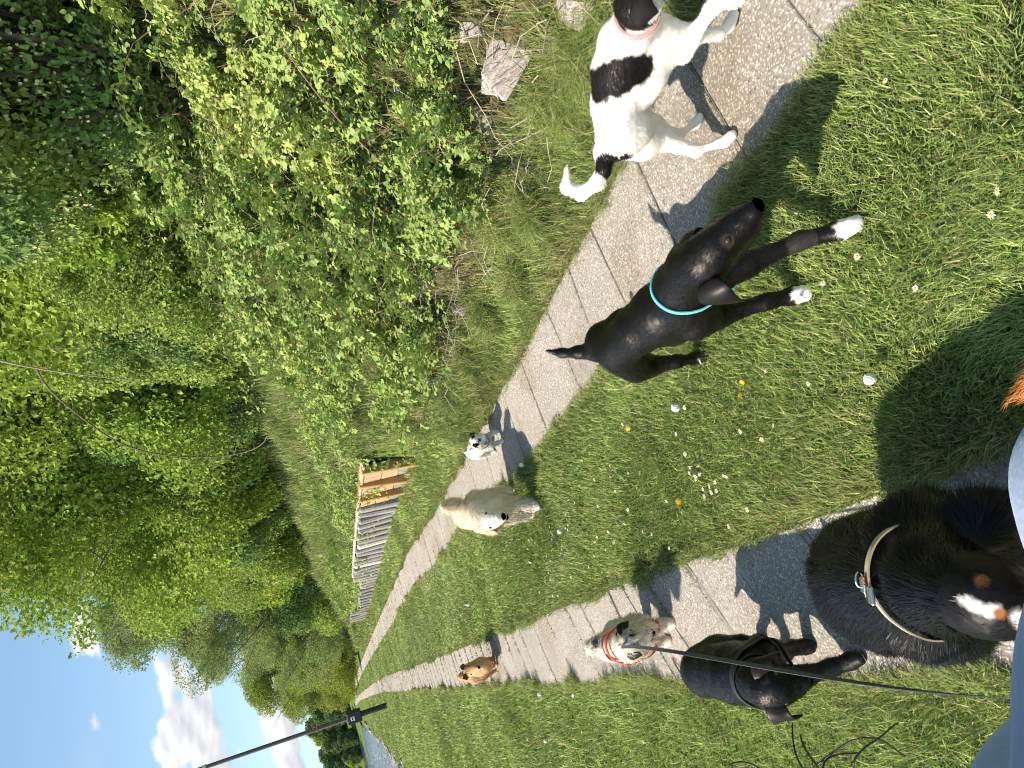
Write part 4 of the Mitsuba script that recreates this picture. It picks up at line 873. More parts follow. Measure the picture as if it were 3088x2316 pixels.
 'terrier': dict(k=0.01, P=dict(bs1=(-1.316, 3.222, 0.359), bs2=(-1.306, 3.138, 0.34), bs3=(-1.359, 3.135, 0.33), bs4=(-1.458, 3.257, 0.285), tl1=(-1.446, 3.506, 0.387), tl2=(-1.493, 3.541, 0.367), tl3=(-1.481, 3.508, 0.347), blond=(-1.495, 3.566, 0.41), har=(-1.407, 3.274, 0.345), har2=(-1.47, 3.342, 0.2), gr1=(-1.349, 3.149, 0.361), gr2=(-1.316, 3.167, 0.361), rump=(-1.507, 3.578, 0.29), back=(-1.478, 3.477, 0.3), chest=(-1.45, 3.369, 0.26), breast=(-1.431, 3.351, 0.2), neck=(-1.408, 3.298, 0.315), head=(-1.367, 3.217, 0.33), brow=(-1.354, 3.18, 0.32), muz=(-1.35, 3.182, 0.265), nose=(-1.331, 3.151, 0.26), jaw=(-1.365, 3.204, 0.225), beard=(-1.383, 3.22, 0.22), tail0=(-1.477, 3.529, 0.34), tail1=(-1.461, 3.528, 0.375), tail2=(-1.469, 3.539, 0.4), tail3=(-1.508, 3.588, 0.405), shL=(-1.388, 3.333, 0.2), elL=(-1.396, 3.344, 0.13), wrL=(-1.413, 3.374, 0.06), pawL=(-1.409, 3.355, 0.022), toeL=(-1.404, 3.335, 0.016), shR=(-1.483, 3.374, 0.2), elR=(-1.513, 3.427, 0.13), wrR=(-1.53, 3.455, 0.06), pawR=(-1.53, 3.444, 0.022), toeR=(-1.523, 3.418, 0.016), hipL=(-1.447, 3.598, 0.23), hipR=(-1.567, 3.598, 0.23), hockL=(-1.442, 3.638, 0.09), hockR=(-1.572, 3.638, 0.09), pawHL=(-1.442, 3.608, 0.02), pawHR=(-1.572, 3.598, 0.02), mid=(-1.478, 3.473, 0.265)),
  prims="rump,back,0.072,0.074 back,mid,0.074,0.076 mid,chest,0.076,0.074 chest,breast,0.07,0.058 chest,neck,0.066,0.056 neck,head,0.056,0.06 head,brow,0.058,0.05 brow,muz,0.046,0.036 muz,nose,0.034,0.018 jaw,beard,0.022,0.03 beard,muz,0.032,0.034 rump,tail0,0.04,0.024 tail0,tail1,0.026,0.03 tail1,tail2,0.03,0.03 tail2,tail3,0.028,0.012 shL,elL,0.045,0.034 elL,wrL,0.034,0.029 wrL,pawL,0.029,0.027 pawL,toeL,0.028,0.022 shR,elR,0.045,0.034 elR,wrR,0.034,0.029 wrR,pawR,0.029,0.027 pawR,toeR,0.028,0.022 hipL,hockL,0.055,0.026 hipR,hockR,0.055,0.026 hockL,pawHL,0.024,0.024 hockR,pawHR,0.024,0.024"),
 'tan': dict(k=0.014, P=dict(dk1=(-2.811, 7.454, 0.408), dk2=(-2.834, 7.367, 0.378), wh1=(-2.877, 7.378, 0.38), wh2=(-2.904, 7.399, 0.271), rump=(-3.095, 7.826, 0.3), back=(-3.014, 7.603, 0.29), chest=(-2.932, 7.532, 0.24), breast=(-2.91, 7.474, 0.2), neck=(-2.952, 7.569, 0.32), head=(-2.95, 7.59, 0.345), muz=(-2.91, 7.482, 0.3), nose=(-2.889, 7.427, 0.285), jaw=(-2.918, 7.486, 0.27), tail0=(-3.078, 7.785, 0.36), tail1=(-3.088, 7.839, 0.41), tail2=(-3.108, 7.883, 0.43), elL=(-2.982, 7.746, 0.12), pawL=(-3.047, 7.922, 0.02), toeL=(-3.034, 7.886, 0.015), elR=(-3.041, 7.733, 0.11), pawR=(-3.061, 7.767, 0.02), toeR=(-3.045, 7.726, 0.015), hipL=(-3.025, 7.846, 0.2), hipR=(-3.165, 7.846, 0.2), pawHL=(-3.025, 7.886, 0.02), pawHR=(-3.165, 7.886, 0.02), mid=(-3.014, 7.679, 0.26)),
  prims="rump,back,0.084,0.084 back,mid,0.084,0.088 mid,chest,0.088,0.084 chest,breast,0.084,0.063 chest,neck,0.076,0.066 neck,head,0.063,0.063 head,muz,0.052,0.025 muz,nose,0.024,0.015 jaw,muz,0.015,0.02 rump,tail0,0.042,0.034 tail0,tail1,0.038,0.034 tail1,tail2,0.029,0.017 breast,elL,0.046,0.027 elL,pawL,0.025,0.018 pawL,toeL,0.019,0.015 breast,elR,0.046,0.027 elR,pawR,0.025,0.018 pawR,toeR,0.019,0.015 hipL,pawHL,0.05,0.02 hipR,pawHR,0.05,0.02"),
 'harness': dict(k=0.011, P=dict(tn1=(-1.085, 1.944, 0.442), tn2=(-1.116, 1.899, 0.442), hs=(-1.163, 2.131, 0.4), rump=(-1.266, 2.476, 0.335), rumpb=(-1.283, 2.521, 0.33), loin=(-1.235, 2.368, 0.34), rib=(-1.21, 2.268, 0.335), rib2=(-1.225, 2.34, 0.27), chest=(-1.182, 2.161, 0.335), chest2=(-1.194, 2.217, 0.27), neck=(-1.158, 2.07, 0.375), head=(-1.15, 1.997, 0.39), brow=(-1.141, 1.973, 0.38), muz0=(-1.141, 1.966, 0.345), muz1=(-1.135, 1.945, 0.32), nose=(-1.129, 1.924, 0.305), jaw=(-1.149, 1.974, 0.29), shR=(-1.222, 2.175, 0.28), elR=(-1.224, 2.112, 0.165), wrR=(-1.207, 2.069, 0.075), pawR=(-1.185, 2.025, 0.026), toeR=(-1.167, 1.993, 0.018), shL=(-1.129, 2.183, 0.27), elL=(-1.154, 2.223, 0.19), wrL=(-1.188, 2.254, 0.085), pawL=(-1.207, 2.266, 0.026), toeL=(-1.201, 2.243, 0.018), hipL=(-1.222, 2.47, 0.27), kneeL=(-1.218, 2.458, 0.17), hockL=(-1.238, 2.499, 0.1), pawHL=(-1.27, 2.566, 0.025), toeHL=(-1.266, 2.544, 0.018), hockR=(-1.28, 2.393, 0.1), pawHR=(-1.283, 2.412, 0.03), toeHR=(-1.276, 2.385, 0.018), tail0=(-1.303, 2.591, 0.33), tail1=(-1.313, 2.671, 0.23), kneeR=(-1.293, 2.415, 0.208)),
  prims="rumpb,rump,0.085,0.09 rump,loin,0.09,0.09 loin,rib,0.09,0.096 rib,chest,0.096,0.09 rib2,rib,0.08,0.09 rib2,chest2,0.08,0.075 chest,chest2,0.088,0.075 chest,neck,0.082,0.068 neck,head,0.066,0.06 head,brow,0.058,0.05 brow,muz0,0.046,0.038 muz0,muz1,0.037,0.032 muz1,nose,0.031,0.022 jaw,muz0,0.02,0.032 rumpb,tail0,0.04,0.022 tail0,tail1,0.02,0.008 chest,shR,0.08,0.058 shR,elR,0.056,0.032 elR,wrR,0.031,0.023 wrR,pawR,0.023,0.023 pawR,toeR,0.025,0.019 chest2,shL,0.07,0.05 shL,elL,0.05,0.033 elL,wrL,0.031,0.023 wrL,pawL,0.023,0.023 pawL,toeL,0.025,0.019 rump,hipL,0.085,0.07 hipL,kneeL,0.066,0.042 kneeL,hockL,0.036,0.022 hockL,pawHL,0.021,0.021 pawHL,toeHL,0.023,0.018 rump,kneeR,0.07,0.04 kneeR,hockR,0.04,0.022 hockR,pawHR,0.02,0.021 pawHR,toeHR,0.023,0.018"),
 'tricolour': dict(k=0.016, P=dict(neckc=(-0.614, 1.231, 0.44), bl0=(-0.558, 0.986, 0.6), bl1=(-0.546, 0.948, 0.61), bl2=(-0.549, 0.938, 0.585), bl3=(-0.58, 0.959, 0.52), br1=(-0.531, 0.966, 0.585), br2=(-0.572, 0.95, 0.585), tanL=(-0.506, 1.034, 0.45), col=(-0.563, 1.172, 0.52), buckle=(-0.579, 1.178, 0.525), lab=(-0.599, 1.177, 0.525), rump=(-0.698, 1.564, 0.35), rumpL=(-0.648, 1.556, 0.32), rumpR=(-0.756, 1.574, 0.33), back=(-0.666, 1.438, 0.375), backL=(-0.616, 1.457, 0.33), backR=(-0.736, 1.469, 0.35), mid=(-0.644, 1.35, 0.39), wither=(-0.615, 1.264, 0.43), shL=(-0.549, 1.291, 0.37), shR=(-0.726, 1.311, 0.38), neck=(-0.588, 1.149, 0.49), ruffL=(-0.555, 1.224, 0.37), ruffR=(-0.73, 1.239, 0.37), ruffL2=(-0.485, 1.12, 0.38), poll=(-0.569, 1.035, 0.54), head=(-0.567, 0.991, 0.55), brow=(-0.576, 0.987, 0.53), muz=(-0.606, 0.995, 0.47), nose=(-0.619, 0.994, 0.44), jaw=(-0.634, 1.029, 0.41), earL=(-0.531, 1.048, 0.48), earR=(-0.691, 1.083, 0.46), tail0=(-0.792, 1.627, 0.33), tail1=(-0.833, 1.559, 0.34), tail2=(-0.825, 1.476, 0.35), tail3=(-0.793, 1.385, 0.36), tail4=(-0.767, 1.335, 0.36), hipL=(-0.648, 1.556, 0.22), hipR=(-0.756, 1.574, 0.23), hockL=(-0.638, 1.636, 0.08), hockR=(-0.766, 1.654, 0.09), pHL=(-0.638, 1.596, 0.02), pHR=(-0.766, 1.614, 0.03), chest=(-0.595, 1.204, 0.29), elL=(-0.549, 1.271, 0.17), elR=(-0.726, 1.291, 0.18), pFL=(-0.549, 1.211, 0.025), pFR=(-0.726, 1.211, 0.025), tFL=(-0.549, 1.171, 0.018), tFR=(-0.726, 1.171, 0.018)),
  prims="rumpL,rumpR,0.085,0.09 rump,back,0.1,0.105 rumpL,backL,0.085,0.088 rumpR,backR,0.09,0.09 back,mid,0.105,0.105 backL,shL,0.088,0.088 backR,shR,0.09,0.088 mid,wither,0.105,0.1 shL,shR,0.085,0.085 shL,ruffL,0.08,0.07 ruffL,ruffL2,0.07,0.055 shR,ruffR,0.08,0.06 wither,neck,0.085,0.075 neck,poll,0.075,0.066 ruffL,neck,0.07,0.07 ruffR,neck,0.06,0.07 poll,head,0.06,0.058 head,brow,0.056,0.048 brow,muz,0.05,0.04 muz,nose,0.038,0.024 jaw,brow,0.022,0.036 mid,chest,0.11,0.1 chest,neck,0.09,0.07 rumpR,tail0,0.06,0.05 tail0,tail1,0.05,0.042 tail1,tail2,0.042,0.045 tail2,tail3,0.045,0.04 tail3,tail4,0.036,0.012 hipL,hockL,0.09,0.035 hipR,hockR,0.09,0.035 hockL,pHL,0.03,0.03 hockR,pHR,0.03,0.03 shL,elL,0.07,0.045 shR,elR,0.07,0.045 elL,pFL,0.042,0.03 elR,pFR,0.042,0.03 pFL,tFL,0.032,0.026 pFR,tFR,0.032,0.026"),
}
# ---------------------------------------------------------------- animals: one smooth skin over the bones (surface nets on a blended distance field)
def field(prims, res, k, pad=.03):
    A = np.array([p[0] for p in prims]); Bq = np.array([p[1] for p in prims]); R = np.array([[p[2], p[3]] for p in prims])
    lo = np.minimum(A - R[:, :1], Bq - R[:, 1:]).min(0) - pad; hi = np.maximum(A + R[:, :1], Bq + R[:, 1:]).max(0) + pad
    n = np.ceil((hi - lo) / res).astype(int) + 1
    E = np.zeros(n, np.float32); ax = [lo[i] + res * np.arange(n[i]) for i in range(3)]
    for a, b, (ra, rb) in zip(A, Bq, R):
        m = 7 * k
        l = np.minimum(a - ra, b - rb) - m; h = np.maximum(a + ra, b + rb) + m
        s = [slice(max(0, int((l[i] - lo[i]) / res)), min(n[i], int((h[i] - lo[i]) / res) + 2)) for i in range(3)]
        P = np.stack(np.meshgrid(*[ax[i][s[i]] for i in range(3)], indexing='ij'), -1).astype(np.float32)
        ba = b - a; t = np.clip(((P - a) @ ba) / max(ba @ ba, 1e-9), 0, 1)
        d = np.linalg.norm(P - a - t[..., None] * ba, axis=-1) - (ra + (rb - ra) * t)
        E[tuple(s)] += np.exp(-np.clip(d, -8 * k, None) / k)
    return -k * np.log(E + 1e-6), lo
def surface_net(F, lo, res):
    s = F < 0; n = np.array(F.shape) - 1
    c = np.stack([s[i:n[0] + i, j:n[1] + j, l:n[2] + l] for i in (0, 1) for j in (0, 1) for l in (0, 1)], 0)
    mixd = c.any(0) & ~c.all(0)
    idx = np.full(mixd.shape, -1); cells = np.argwhere(mixd); idx[mixd] = np.arange(len(cells))
    acc = np.zeros((len(cells), 3)); cnt = np.zeros(len(cells))
    corners = [np.array([i, j, l]) for i in (0, 1) for j in (0, 1) for l in (0, 1)]
    for p in range(8):
        for q in range(p + 1, 8):
            d = corners[q] - corners[p]
            if np.abs(d).sum() != 1: continue
            fa = F[tuple((cells + corners[p]).T)]; fb = F[tuple((cells + corners[q]).T)]
            x = (fa < 0) != (fb < 0); t = np.where(x, fa / np.where(fa == fb, 1, fa - fb), 0)
            acc += np.where(x[:, None], corners[p] + t[:, None] * d, 0); cnt += x
    v = lo + res * (cells + acc / cnt[:, None])
    faces = []
    for a in range(3):
        b, e = (a + 1) % 3, (a + 2) % 3
        sl0 = [slice(1, -1)] * 3; sl1 = [slice(1, -1)] * 3; sl0[a] = slice(0, -1); sl1[a] = slice(1, None)
        s0, s1 = s[tuple(sl0)], s[tuple(sl1)]
        for flip, m in ((False, s0 & ~s1), (True, ~s0 & s1)):
            g = np.argwhere(m) + np.array([0 if i == a else 1 for i in range(3)])
            ub, ue = np.zeros(3, int), np.zeros(3, int); ub[b] = 1; ue[e] = 1
            q = [idx[tuple((g - x).T)] for x in (ub + ue, ue, 0 * ub, ub)]
            if flip: q = q[::-1]
            faces.append(np.stack(q, 1))
    f = np.vstack(faces); f = f[(f >= 0).all(1)]
    return v, np.vstack([f[:, [0, 1, 2]], f[:, [0, 2, 3]]])
def vnormals(v, f):
    n = np.zeros_like(v); fn = np.cross(v[f[:, 1]] - v[f[:, 0]], v[f[:, 2]] - v[f[:, 0]])
    for k in range(3): np.add.at(n, f[:, k], fn)
    return unit(n)
def ply_n(v, f, n, bsdf, color):
    return {'type': 'ply', 'filename': meshkit.write_ply((v, f), False, None, color, normals=n), 'face_normals': False, 'bsdf': {'type': 'ref', 'id': bsdf}}
def coat(name, rough, spec, sheen=0.0):
    scene[name] = {'type': 'principled', 'base_color': VC, 'roughness': rough, 'specular': spec, 'sheen': sheen}
coat('short_coat', .45, .32); coat('white_coat', .7, .2); coat('long_coat', .5, .22)
scene['hair_bsdf'] = {'type': 'twosided', 'bsdf': {'type': 'principled', 'base_color': VC, 'roughness': .38, 'specular': .24}}
proc_bsdf('nose_bsdf', (0.012, 0.011, 0.011), .3, .5); proc_bsdf('eye_bsdf', (0.018, 0.010, 0.006), .05, .9, clearcoat=1.0)
proc_bsdf('tongue_bsdf', (0.50, 0.16, 0.16), .35, .5); proc_bsdf('mouth_bsdf', (0.10, 0.018, 0.018), .4, .5)
def tail_flow(d, names):
    J = np.array([d.P[n] for n in names]); T_ = np.gradient(J, axis=0)
    def fn(p):
        k = np.argmin(((p[:, None] - J[None]) ** 2).sum(-1), 1); return unit(T_[k])
    return fn
class Dog:
    def __init__(self, key, dk, base, patches, res=.0065, amp=.010, noise_s=40, bsdf='short_coat', bump=.0015):
        D = DOGS[dk]; self.key, self.P = key, {n: np.array(q) for n, q in D['P'].items()}
        self.pr = []
        for tok in D['prims'].split():
            a, b, ra, rb = tok.split(','); self.pr.append((self.P[a], self.P[b], float(ra), float(rb)))
        toes = []
        for tok in D['prims'].split():                            # four toes on every paw
            a, b, ra, rb = tok.split(','); rb = float(rb)
            if b.lower().startswith('toe'):
                fw = self.P[b] - self.P[a]; fw[2] = 0; fw = unit(fw); sd = np.array([-fw[1], fw[0], 0])
                for o, q in ((-1.05, .15), (-.38, .75), (.38, .75), (1.05, .15)):
                    c = self.P[b] + sd * o * rb * .72 + fw * q * rb * .6; toes.append((c - fw * rb * .5 + [0, 0, rb * .15], c + fw * rb * .35 - [0, 0, rb * .25], rb * .50, rb * .44))
        F, lo = field(self.pr, res, D['k'])
        if toes:
            F2, lo2 = field([(p[0], p[1], p[2], p[3]) for p in toes] + [(q[0], q[1], 1e-4, 1e-4) for q in self.pr], res, .0025)
            o = np.round((lo - lo2) / res).astype(int); sh = np.array(F.shape)
            g = np.full(F.shape, 1.0, np.float32); A0 = np.maximum(0, o); A1 = np.minimum(np.array(F2.shape), o + sh)
            # resample the toes onto the body's grid
            ix = [np.clip(np.round((lo[i] + res * np.arange(F.shape[i]) - lo2[i]) / res).astype(int), 0, F2.shape[i] - 1) for i in range(3)]
            g = F2[np.ix_(*ix)]; kk = .004
            F = -kk * np.log(np.exp(-np.clip(F, -8 * kk, .2) / kk) + np.exp(-np.clip(g, -8 * kk, .2) / kk))
        v, f = surface_net(F, lo, res)
        for _ in range(2):                                       # light smoothing of the net
            m = trimesh.Trimesh(v, f, process=False); v = np.array(trimesh.smoothing.filter_taubin(m, .5, .52, iterations=4).vertices)
        n = vnormals(v, f); v = v + n * ((meshkit.fbm(v * 55, 2, 3) - .5) * bump * 2)[:, None]
        self.v, self.f, self.n = v, f, vnormals(v, f)
        patches = [((v[np.argmin(((v - (self.P[q] if isinstance(q, str) else np.asarray(q))) ** 2).sum(1))], -r_, c_) if r_ < 0 else (q, r_, c_)) for q, r_, c_ in patches]
        self.base, self.patches, self.amp, self.ns = np.array(base), patches, amp, noise_s
        self.bsdf = bsdf
    def colour(self, p):
        c = np.tile(self.base, (len(p), 1)) * (.9 + .2 * meshkit.fbm(p * 16, 2, 5))[:, None]
        w = (meshkit.fbm(p * self.ns, 3, 9) - .5) * 2 * self.amp
        for q, r, col in self.patches:
            q = self.P[q] if isinstance(q, str) else np.asarray(q)
            d = np.linalg.norm(p - q, axis=1) - r + w
            t = sm(.004, -.004, d)[:, None] if False else (1 - sm(-.004, .004, d))[:, None]
            c = c * (1 - t) + np.array(col) * (.9 + .2 * meshkit.fbm(p * 16, 2, 5))[:, None] * t
        return c
    def body(self, label=None):
        put_shape('body', ply_n(self.v, self.f, self.n, self.bsdf, self.colour(self.v)), self.key, label=label)
    def fur(self, n, ln, wd, flow, seed, lift=.35, where=None, jit=.35, tone=.25, name='fur'):
        r = np.random.default_rng(seed)
        v, f = self.v, self.f
        fn = np.cross(v[f[:, 1]] - v[f[:, 0]], v[f[:, 2]] - v[f[:, 0]]); ar = np.linalg.norm(fn, axis=1)
        i = r.choice(len(f), n, p=ar / ar.sum()); b = r.dirichlet([1, 1, 1], n)
        p = (v[f[i]] * b[:, :, None]).sum(1); nn = unit((self.n[f[i]] * b[:, :, None]).sum(1))
        k = p[:, 2] > .05
        if where is not None: k &= where(p)
        p, nn = p[k], nn[k]; n = len(p)
        fl = flow(p) if callable(flow) else np.tile(np.asarray(flow, float), (n, 1))
        fl = fl + (meshkit.fbm(p * 14, 2, 2) - .5)[:, None] * r.normal(size=(1, 3)) * 1.2
        fl = unit(fl - nn * (fl * nn).sum(1, keepdims=True))
        d = unit(fl + nn * lift + r.normal(0, jit, (n, 3)))
        L = ln * r.uniform(.5, 1.25, n) * (.5 + meshkit.fbm(p * 9, 2, 4)); side = unit(np.cross(d, nn)) * (wd / 2)
        mid = p + d * L[:, None] * .55 + nn * (L * .05)[:, None]
        tip = p + d * L[:, None] + np.array([0, 0, -.12]) * L[:, None]
        V = np.stack([p - side - nn * .001, p + side - nn * .001, mid + side * .75, mid - side * .75, tip], 1).reshape(-1, 3); o = np.arange(n)[:, None] * 5
        c = self.colour(p) * np.clip(r.normal(1, tone, (n, 1)), .4, 2.2)
        nr = unit(nn + r.normal(0, .13, nn.shape))
        put_shape(name, ply_n(V, np.vstack([o + [0, 1, 2], o + [0, 2, 3], o + [3, 2, 4]]), np.repeat(nr, 5, 0), 'hair_bsdf', np.repeat(np.clip(c, 0, .9), 5, 0)), self.key, kind='stuff', label='coat of hair')
    def frame(self, a='head', b='muz'):
        f = unit(self.P[b] - self.P[a]); s = unit(np.cross(f, [0, 0, 1])); u = np.cross(s, f)          # s points to the animal's right
        return f, s, u
    def at(self, base, fsu, axes):
        return self.P[base] + axes[0] * fsu[0] + axes[1] * fsu[1] + axes[2] * fsu[2]
    def snap(self, p, out=0.0):
        i = np.argmin(((self.v - p) ** 2).sum(1)); return self.v[i] + self.n[i] * out, self.n[i]
    def eyes(self, base, f, s, u, R, axes):
        for k in (-1, 1):
            p, n = self.snap(self.at(base, (f, k * s, u), axes))
            m = trimesh.creation.icosphere(2, R); put('eye', (np.array(m.vertices) + p - n * R * .35, np.array(m.faces)), 'eye_bsdf', self.key, smooth=True)
    def nose(self, p, R, axes):
        m = trimesh.creation.icosphere(2, 1.0); v = np.array(m.vertices) * [R * .8, R * 1.1, R * .8]
        v = p + v[:, :1] * axes[0] + v[:, 1:2] * axes[1] + v[:, 2:] * axes[2]; put('nose', (v, np.array(m.faces)), 'nose_bsdf', self.key, smooth=True)
    def ear(self, pts, radii, col, label=None):
        """an ear flap: a thin cupped leaf from its root edge, bent over towards the tip"""
        A, B = np.asarray(pts[0][0], float), np.asarray(pts[0][1], float); M0 = (A + B) / 2; T = (np.asarray(pts[-1][2]) + np.asarray(pts[-1][3])) / 2
        C = 2 * (np.asarray(pts[0][2]) + np.asarray(pts[0][3])) / 2 - (M0 + T) / 2 if len(pts) > 1 else (M0 + T) / 2 + (M0 - self.P['head']) * .12
        nu, nv = 16, 9
        u, v = np.meshgrid(np.linspace(0, 1, nu), np.linspace(-1, 1, nv), indexing='ij')
        mid = (1 - u)[..., None] ** 2 * M0 + 2 * (u * (1 - u))[..., None] * C + u[..., None] ** 2 * T
        tan = unit(2 * (1 - u)[..., None] * (C - M0) + 2 * u[..., None] * (T - C)); w0 = B - A
        w = np.linalg.norm(w0) * .5 * (1 + .75 * np.sin(np.pi * np.clip(u * 1.15, 0, 1))) * (1 - u ** 2.6) ** .8 + .0015
        wd = unit(w0 - tan * (tan @ w0)[..., None]); nn = np.cross(wd, tan)
        out = unit(M0 - self.P['head']); nn = nn * np.sign((nn @ out).mean() + 1e-9)
        p = mid + wd * (w * v)[..., None] + nn * (.18 * w * (1 - v ** 2) + (meshkit.fbm(np.stack([u * 3, v * 1.5, 0 * u + M0[0] * 9], -1), 2, 3) - .5) * .006)[..., None]
        th = .0035 * (1 - .6 * v ** 2) * (1 - .5 * u) + radii[0][0] * .12
        P = np.vstack([(p + nn * th[..., None]).reshape(-1, 3), (p - nn * th[..., None]).reshape(-1, 3)]); n1 = nu * nv
        i = np.arange(nu - 1)[:, None] * nv + np.arange(nv - 1)[None]
        q = np.stack([i, i + nv, i + nv + 1, i + 1], -1).reshape(-1, 4); fs = [q, q[:, ::-1] + n1]
        rim = np.r_[np.arange(nu) * nv, (nu - 1) * nv + np.arange(1, nv), (np.arange(nu - 1)[::-1]) * nv + nv - 1, np.arange(1, nv - 1)[::-1]]
        j = np.roll(rim, -1); fs.append(np.stack([rim, j, j + n1, rim + n1], 1)); F4 = np.vstack(fs); f = np.vstack([F4[:, [0, 1, 2]], F4[:, [0, 2, 3]]])
        m = trimesh.Trimesh(P, f, process=False); trimesh.repair.fix_normals(m); f = np.array(m.faces)
        c = self.colour(P) if col is None else np.array(col) * (.85 + .3 * meshkit.fbm(P * 30, 2, 5))[:, None]
        put_shape('ear', ply_n(P, f, vnormals(P, f), self.bsdf, c), self.key, label=label)
        self.ear_fur = None
    def ring(self, c, axis, w, th, mat, nm, label=None, off=.002, parent=None, arc=None, rmax=.17, kind=None):
        """a strap lying on the body in the plane through c"""
        axis = unit(np.asarray(axis, float)); a = unit(np.cross(axis, [0.3, .2, .9])); b = np.cross(axis, a)
        q = self.v - c; h = q @ axis; k = (np.abs(h) < w * .8) & (np.linalg.norm(q, axis=1) < rmax)
        th_ = np.arctan2(q[k] @ b, q[k] @ a); rr = np.hypot(q[k] @ a, q[k] @ b); N = 72
        bins = ((th_ + np.pi) / (2 * np.pi) * N).astype(int) % N
        R = np.full(N, np.nan)
        for i in range(N):
            if (bins == i).any(): R[i] = rr[bins == i].max()
        ok = ~np.isnan(R); R = np.interp(np.arange(N), np.arange(N)[ok], R[ok], period=N)
        for _ in range(4): R = (np.roll(R, 1) + 2 * R + np.roll(R, -1)) / 4
        R = R + off; ang = (np.arange(N) + .5) / N * 2 * np.pi - np.pi
        rad = np.cos(ang)[:, None] * a + np.sin(ang)[:, None] * b; base = c + rad * R[:, None]
        V = np.stack([base - axis * w / 2, base - axis * w / 2 + rad * th, base + axis * w / 2 + rad * th, base + axis * w / 2], 1).reshape(-1, 3)
        i = np.arange(N); j = (i + 1) % N; fs = []
        for e in range(4):
            g = (e + 1) % 4; fs += [np.stack([i * 4 + e, j * 4 + e, j * 4 + g], 1), np.stack([i * 4 + e, j * 4 + g, i * 4 + g], 1)]
        kk = put(nm, (V, np.vstack(fs)), mat, self.key, label=label)
        return kk, base, rad, axis
WHITE, BLACK = (.84, .83, .81), (.009, .0085, .0095)
proc_bsdf('turquoise_strap', lambda p, n, uv: mix((.10, .48, .52), (.16, .58, .62), noise(p.x * 400, p.y * 400, p.z * 400)), .6, .3)
proc_bsdf('red_strap', lambda p, n, uv: mix((.55, .055, .04), (.70, .10, .07), noise(p.x * 300, p.y * 300, p.z * 300)), .6, .3)
proc_bsdf('black_strap', (.02, .02, .022), .6, .4)
proc_bsdf('khaki_strap', lambda p, n, uv: mix((.36, .30, .19), (.50, .43, .30), noise(p.x * 350, p.y * 350, p.z * 350)), .8, .2)
proc_bsdf('pink_rope', lambda p, n, uv: mix((.55, .26, .27), (.68, .42, .42), noise(p.x * 200, p.y * 200, p.z * 200)), .8, .2)
scene['steel_bsdf'] = {'type': 'roughconductor', 'material': 'Al', 'alpha': .18}
proc_bsdf('blue_tag', (.05, .16, .42), .3, .6)
def torus(c, ax, R, r, sx=1.0, n=28, m=8):
    ax = unit(np.asarray(ax, float)); a = unit(np.cross(ax, [.31, .22, .9])); b = np.cross(ax, a)
    t = np.arange(n + 1) * 2 * np.pi / n
    return tube(c + R * (sx * np.cos(t)[:, None] * a + np.sin(t)[:, None] * b), r, m, False)
# --- white dog with black patches
k = thing('dog', 'white dog with a black saddle patch and curled white tail walking off to the right', 'dog')
d = Dog(k, 'patched', WHITE, [('pat1', .064, BLACK), ('pat2', .062, BLACK), ('pat3', .050, BLACK), ('pat12', .060, BLACK), ('pat23', .055, BLACK), ('blk1', .050, BLACK), ('blk2', .034, BLACK), ('hb1', .080, BLACK), ('hb2', .052, BLACK), ('hw', .034, WHITE)], .006, .012, 45, 'white_coat')
d.body()
back = unit(d.P['rump'] - d.P['wither'])
d.fur(42000, .013, .0020, lambda p: np.tile(back + [0, 0, -.45], (len(p), 1)), 1, .16, lambda p: p[:, 2] > .10, .2, .10)
d.fur(6000, .020, .0022, tail_flow(d, ['tail0', 'tail1', 'tail2', 'tail3', 'tail4', 'tail5']), 2, .12, lambda p: np.linalg.norm(p - d.P['tail3'], axis=1) < .17, .15, .10, 'tail_hair')
ax = d.frame('head', 'muz')
d.eyes('head', .045, .032, .025, .009, ax); d.nose(d.P['nose'] + ax[0] * .016, .016, ax)
for sgn in (-1, 1):
    r_ = d.at('crown', (-.03, sgn * .035, .03), ax); r2 = d.at('crown', (.02, sgn * .042, .025), ax); t_ = d.at('crown', (.0, sgn * .085, -.03), ax)
    d.ear([(r_, r2, t_, t_ + ax[0] * .015)], [(.008, .006)], BLACK)
for q in range(3): d.ring(d.P['colc'] + unit(d.P['head'] - d.P['neck']) * (.009 * (q - 1)), d.P['head'] - d.P['neck'], .010, .008, 'pink_rope', 'collar', label='pink braided rope collar' if q == 0 else None)
# --- black dog, turquoise collar
k = thing('dog', 'sleek black dog with a turquoise collar and white forepaws stepping off the path', 'dog')
BR = (.011, .0075, .0055)
d = Dog(k, 'collared', (.0045, .0039, .0038), [('toeL', .050, WHITE), ('pawL', .034, WHITE), ('toeR', .040, WHITE), ('white1', .028, WHITE), ('rib2', .10, BR), ('kneeR', .085, BR), ('wrL', .05, (.03, .027, .026)), ('eyeV', -.017, (.045, .034, .026))], .006, .012, 40)
d.body()
back = unit(d.P['rump'] - d.P['chest'])
d.fur(60000, .013, .0015, lambda p: np.tile(back + [0, 0, -.4], (len(p), 1)), 3, .10, None, .16, .35)
ax = d.frame('head', 'nose')
for e_ in (d.P['eyeV'], d.P['eyeV'] - 2 * ax[1] * ((d.P['eyeV'] - d.P['head']) @ ax[1])):
    p_, n_ = d.snap(e_); m = trimesh.creation.icosphere(2, .0105); put('eye', (np.array(m.vertices) + p_ - n_ * .004, np.array(m.faces)), 'eye_bsdf', k, smooth=True)
d.nose(d.P['nose'] + ax[0] * .024 + ax[2] * .006, .020, ax)
rt, r2, mid, tip = (np.array(q) for q in ([.165, 1.745, .515], [.172, 1.68, .495], [.118, 1.725, .485], [.098, 1.725, .385]))
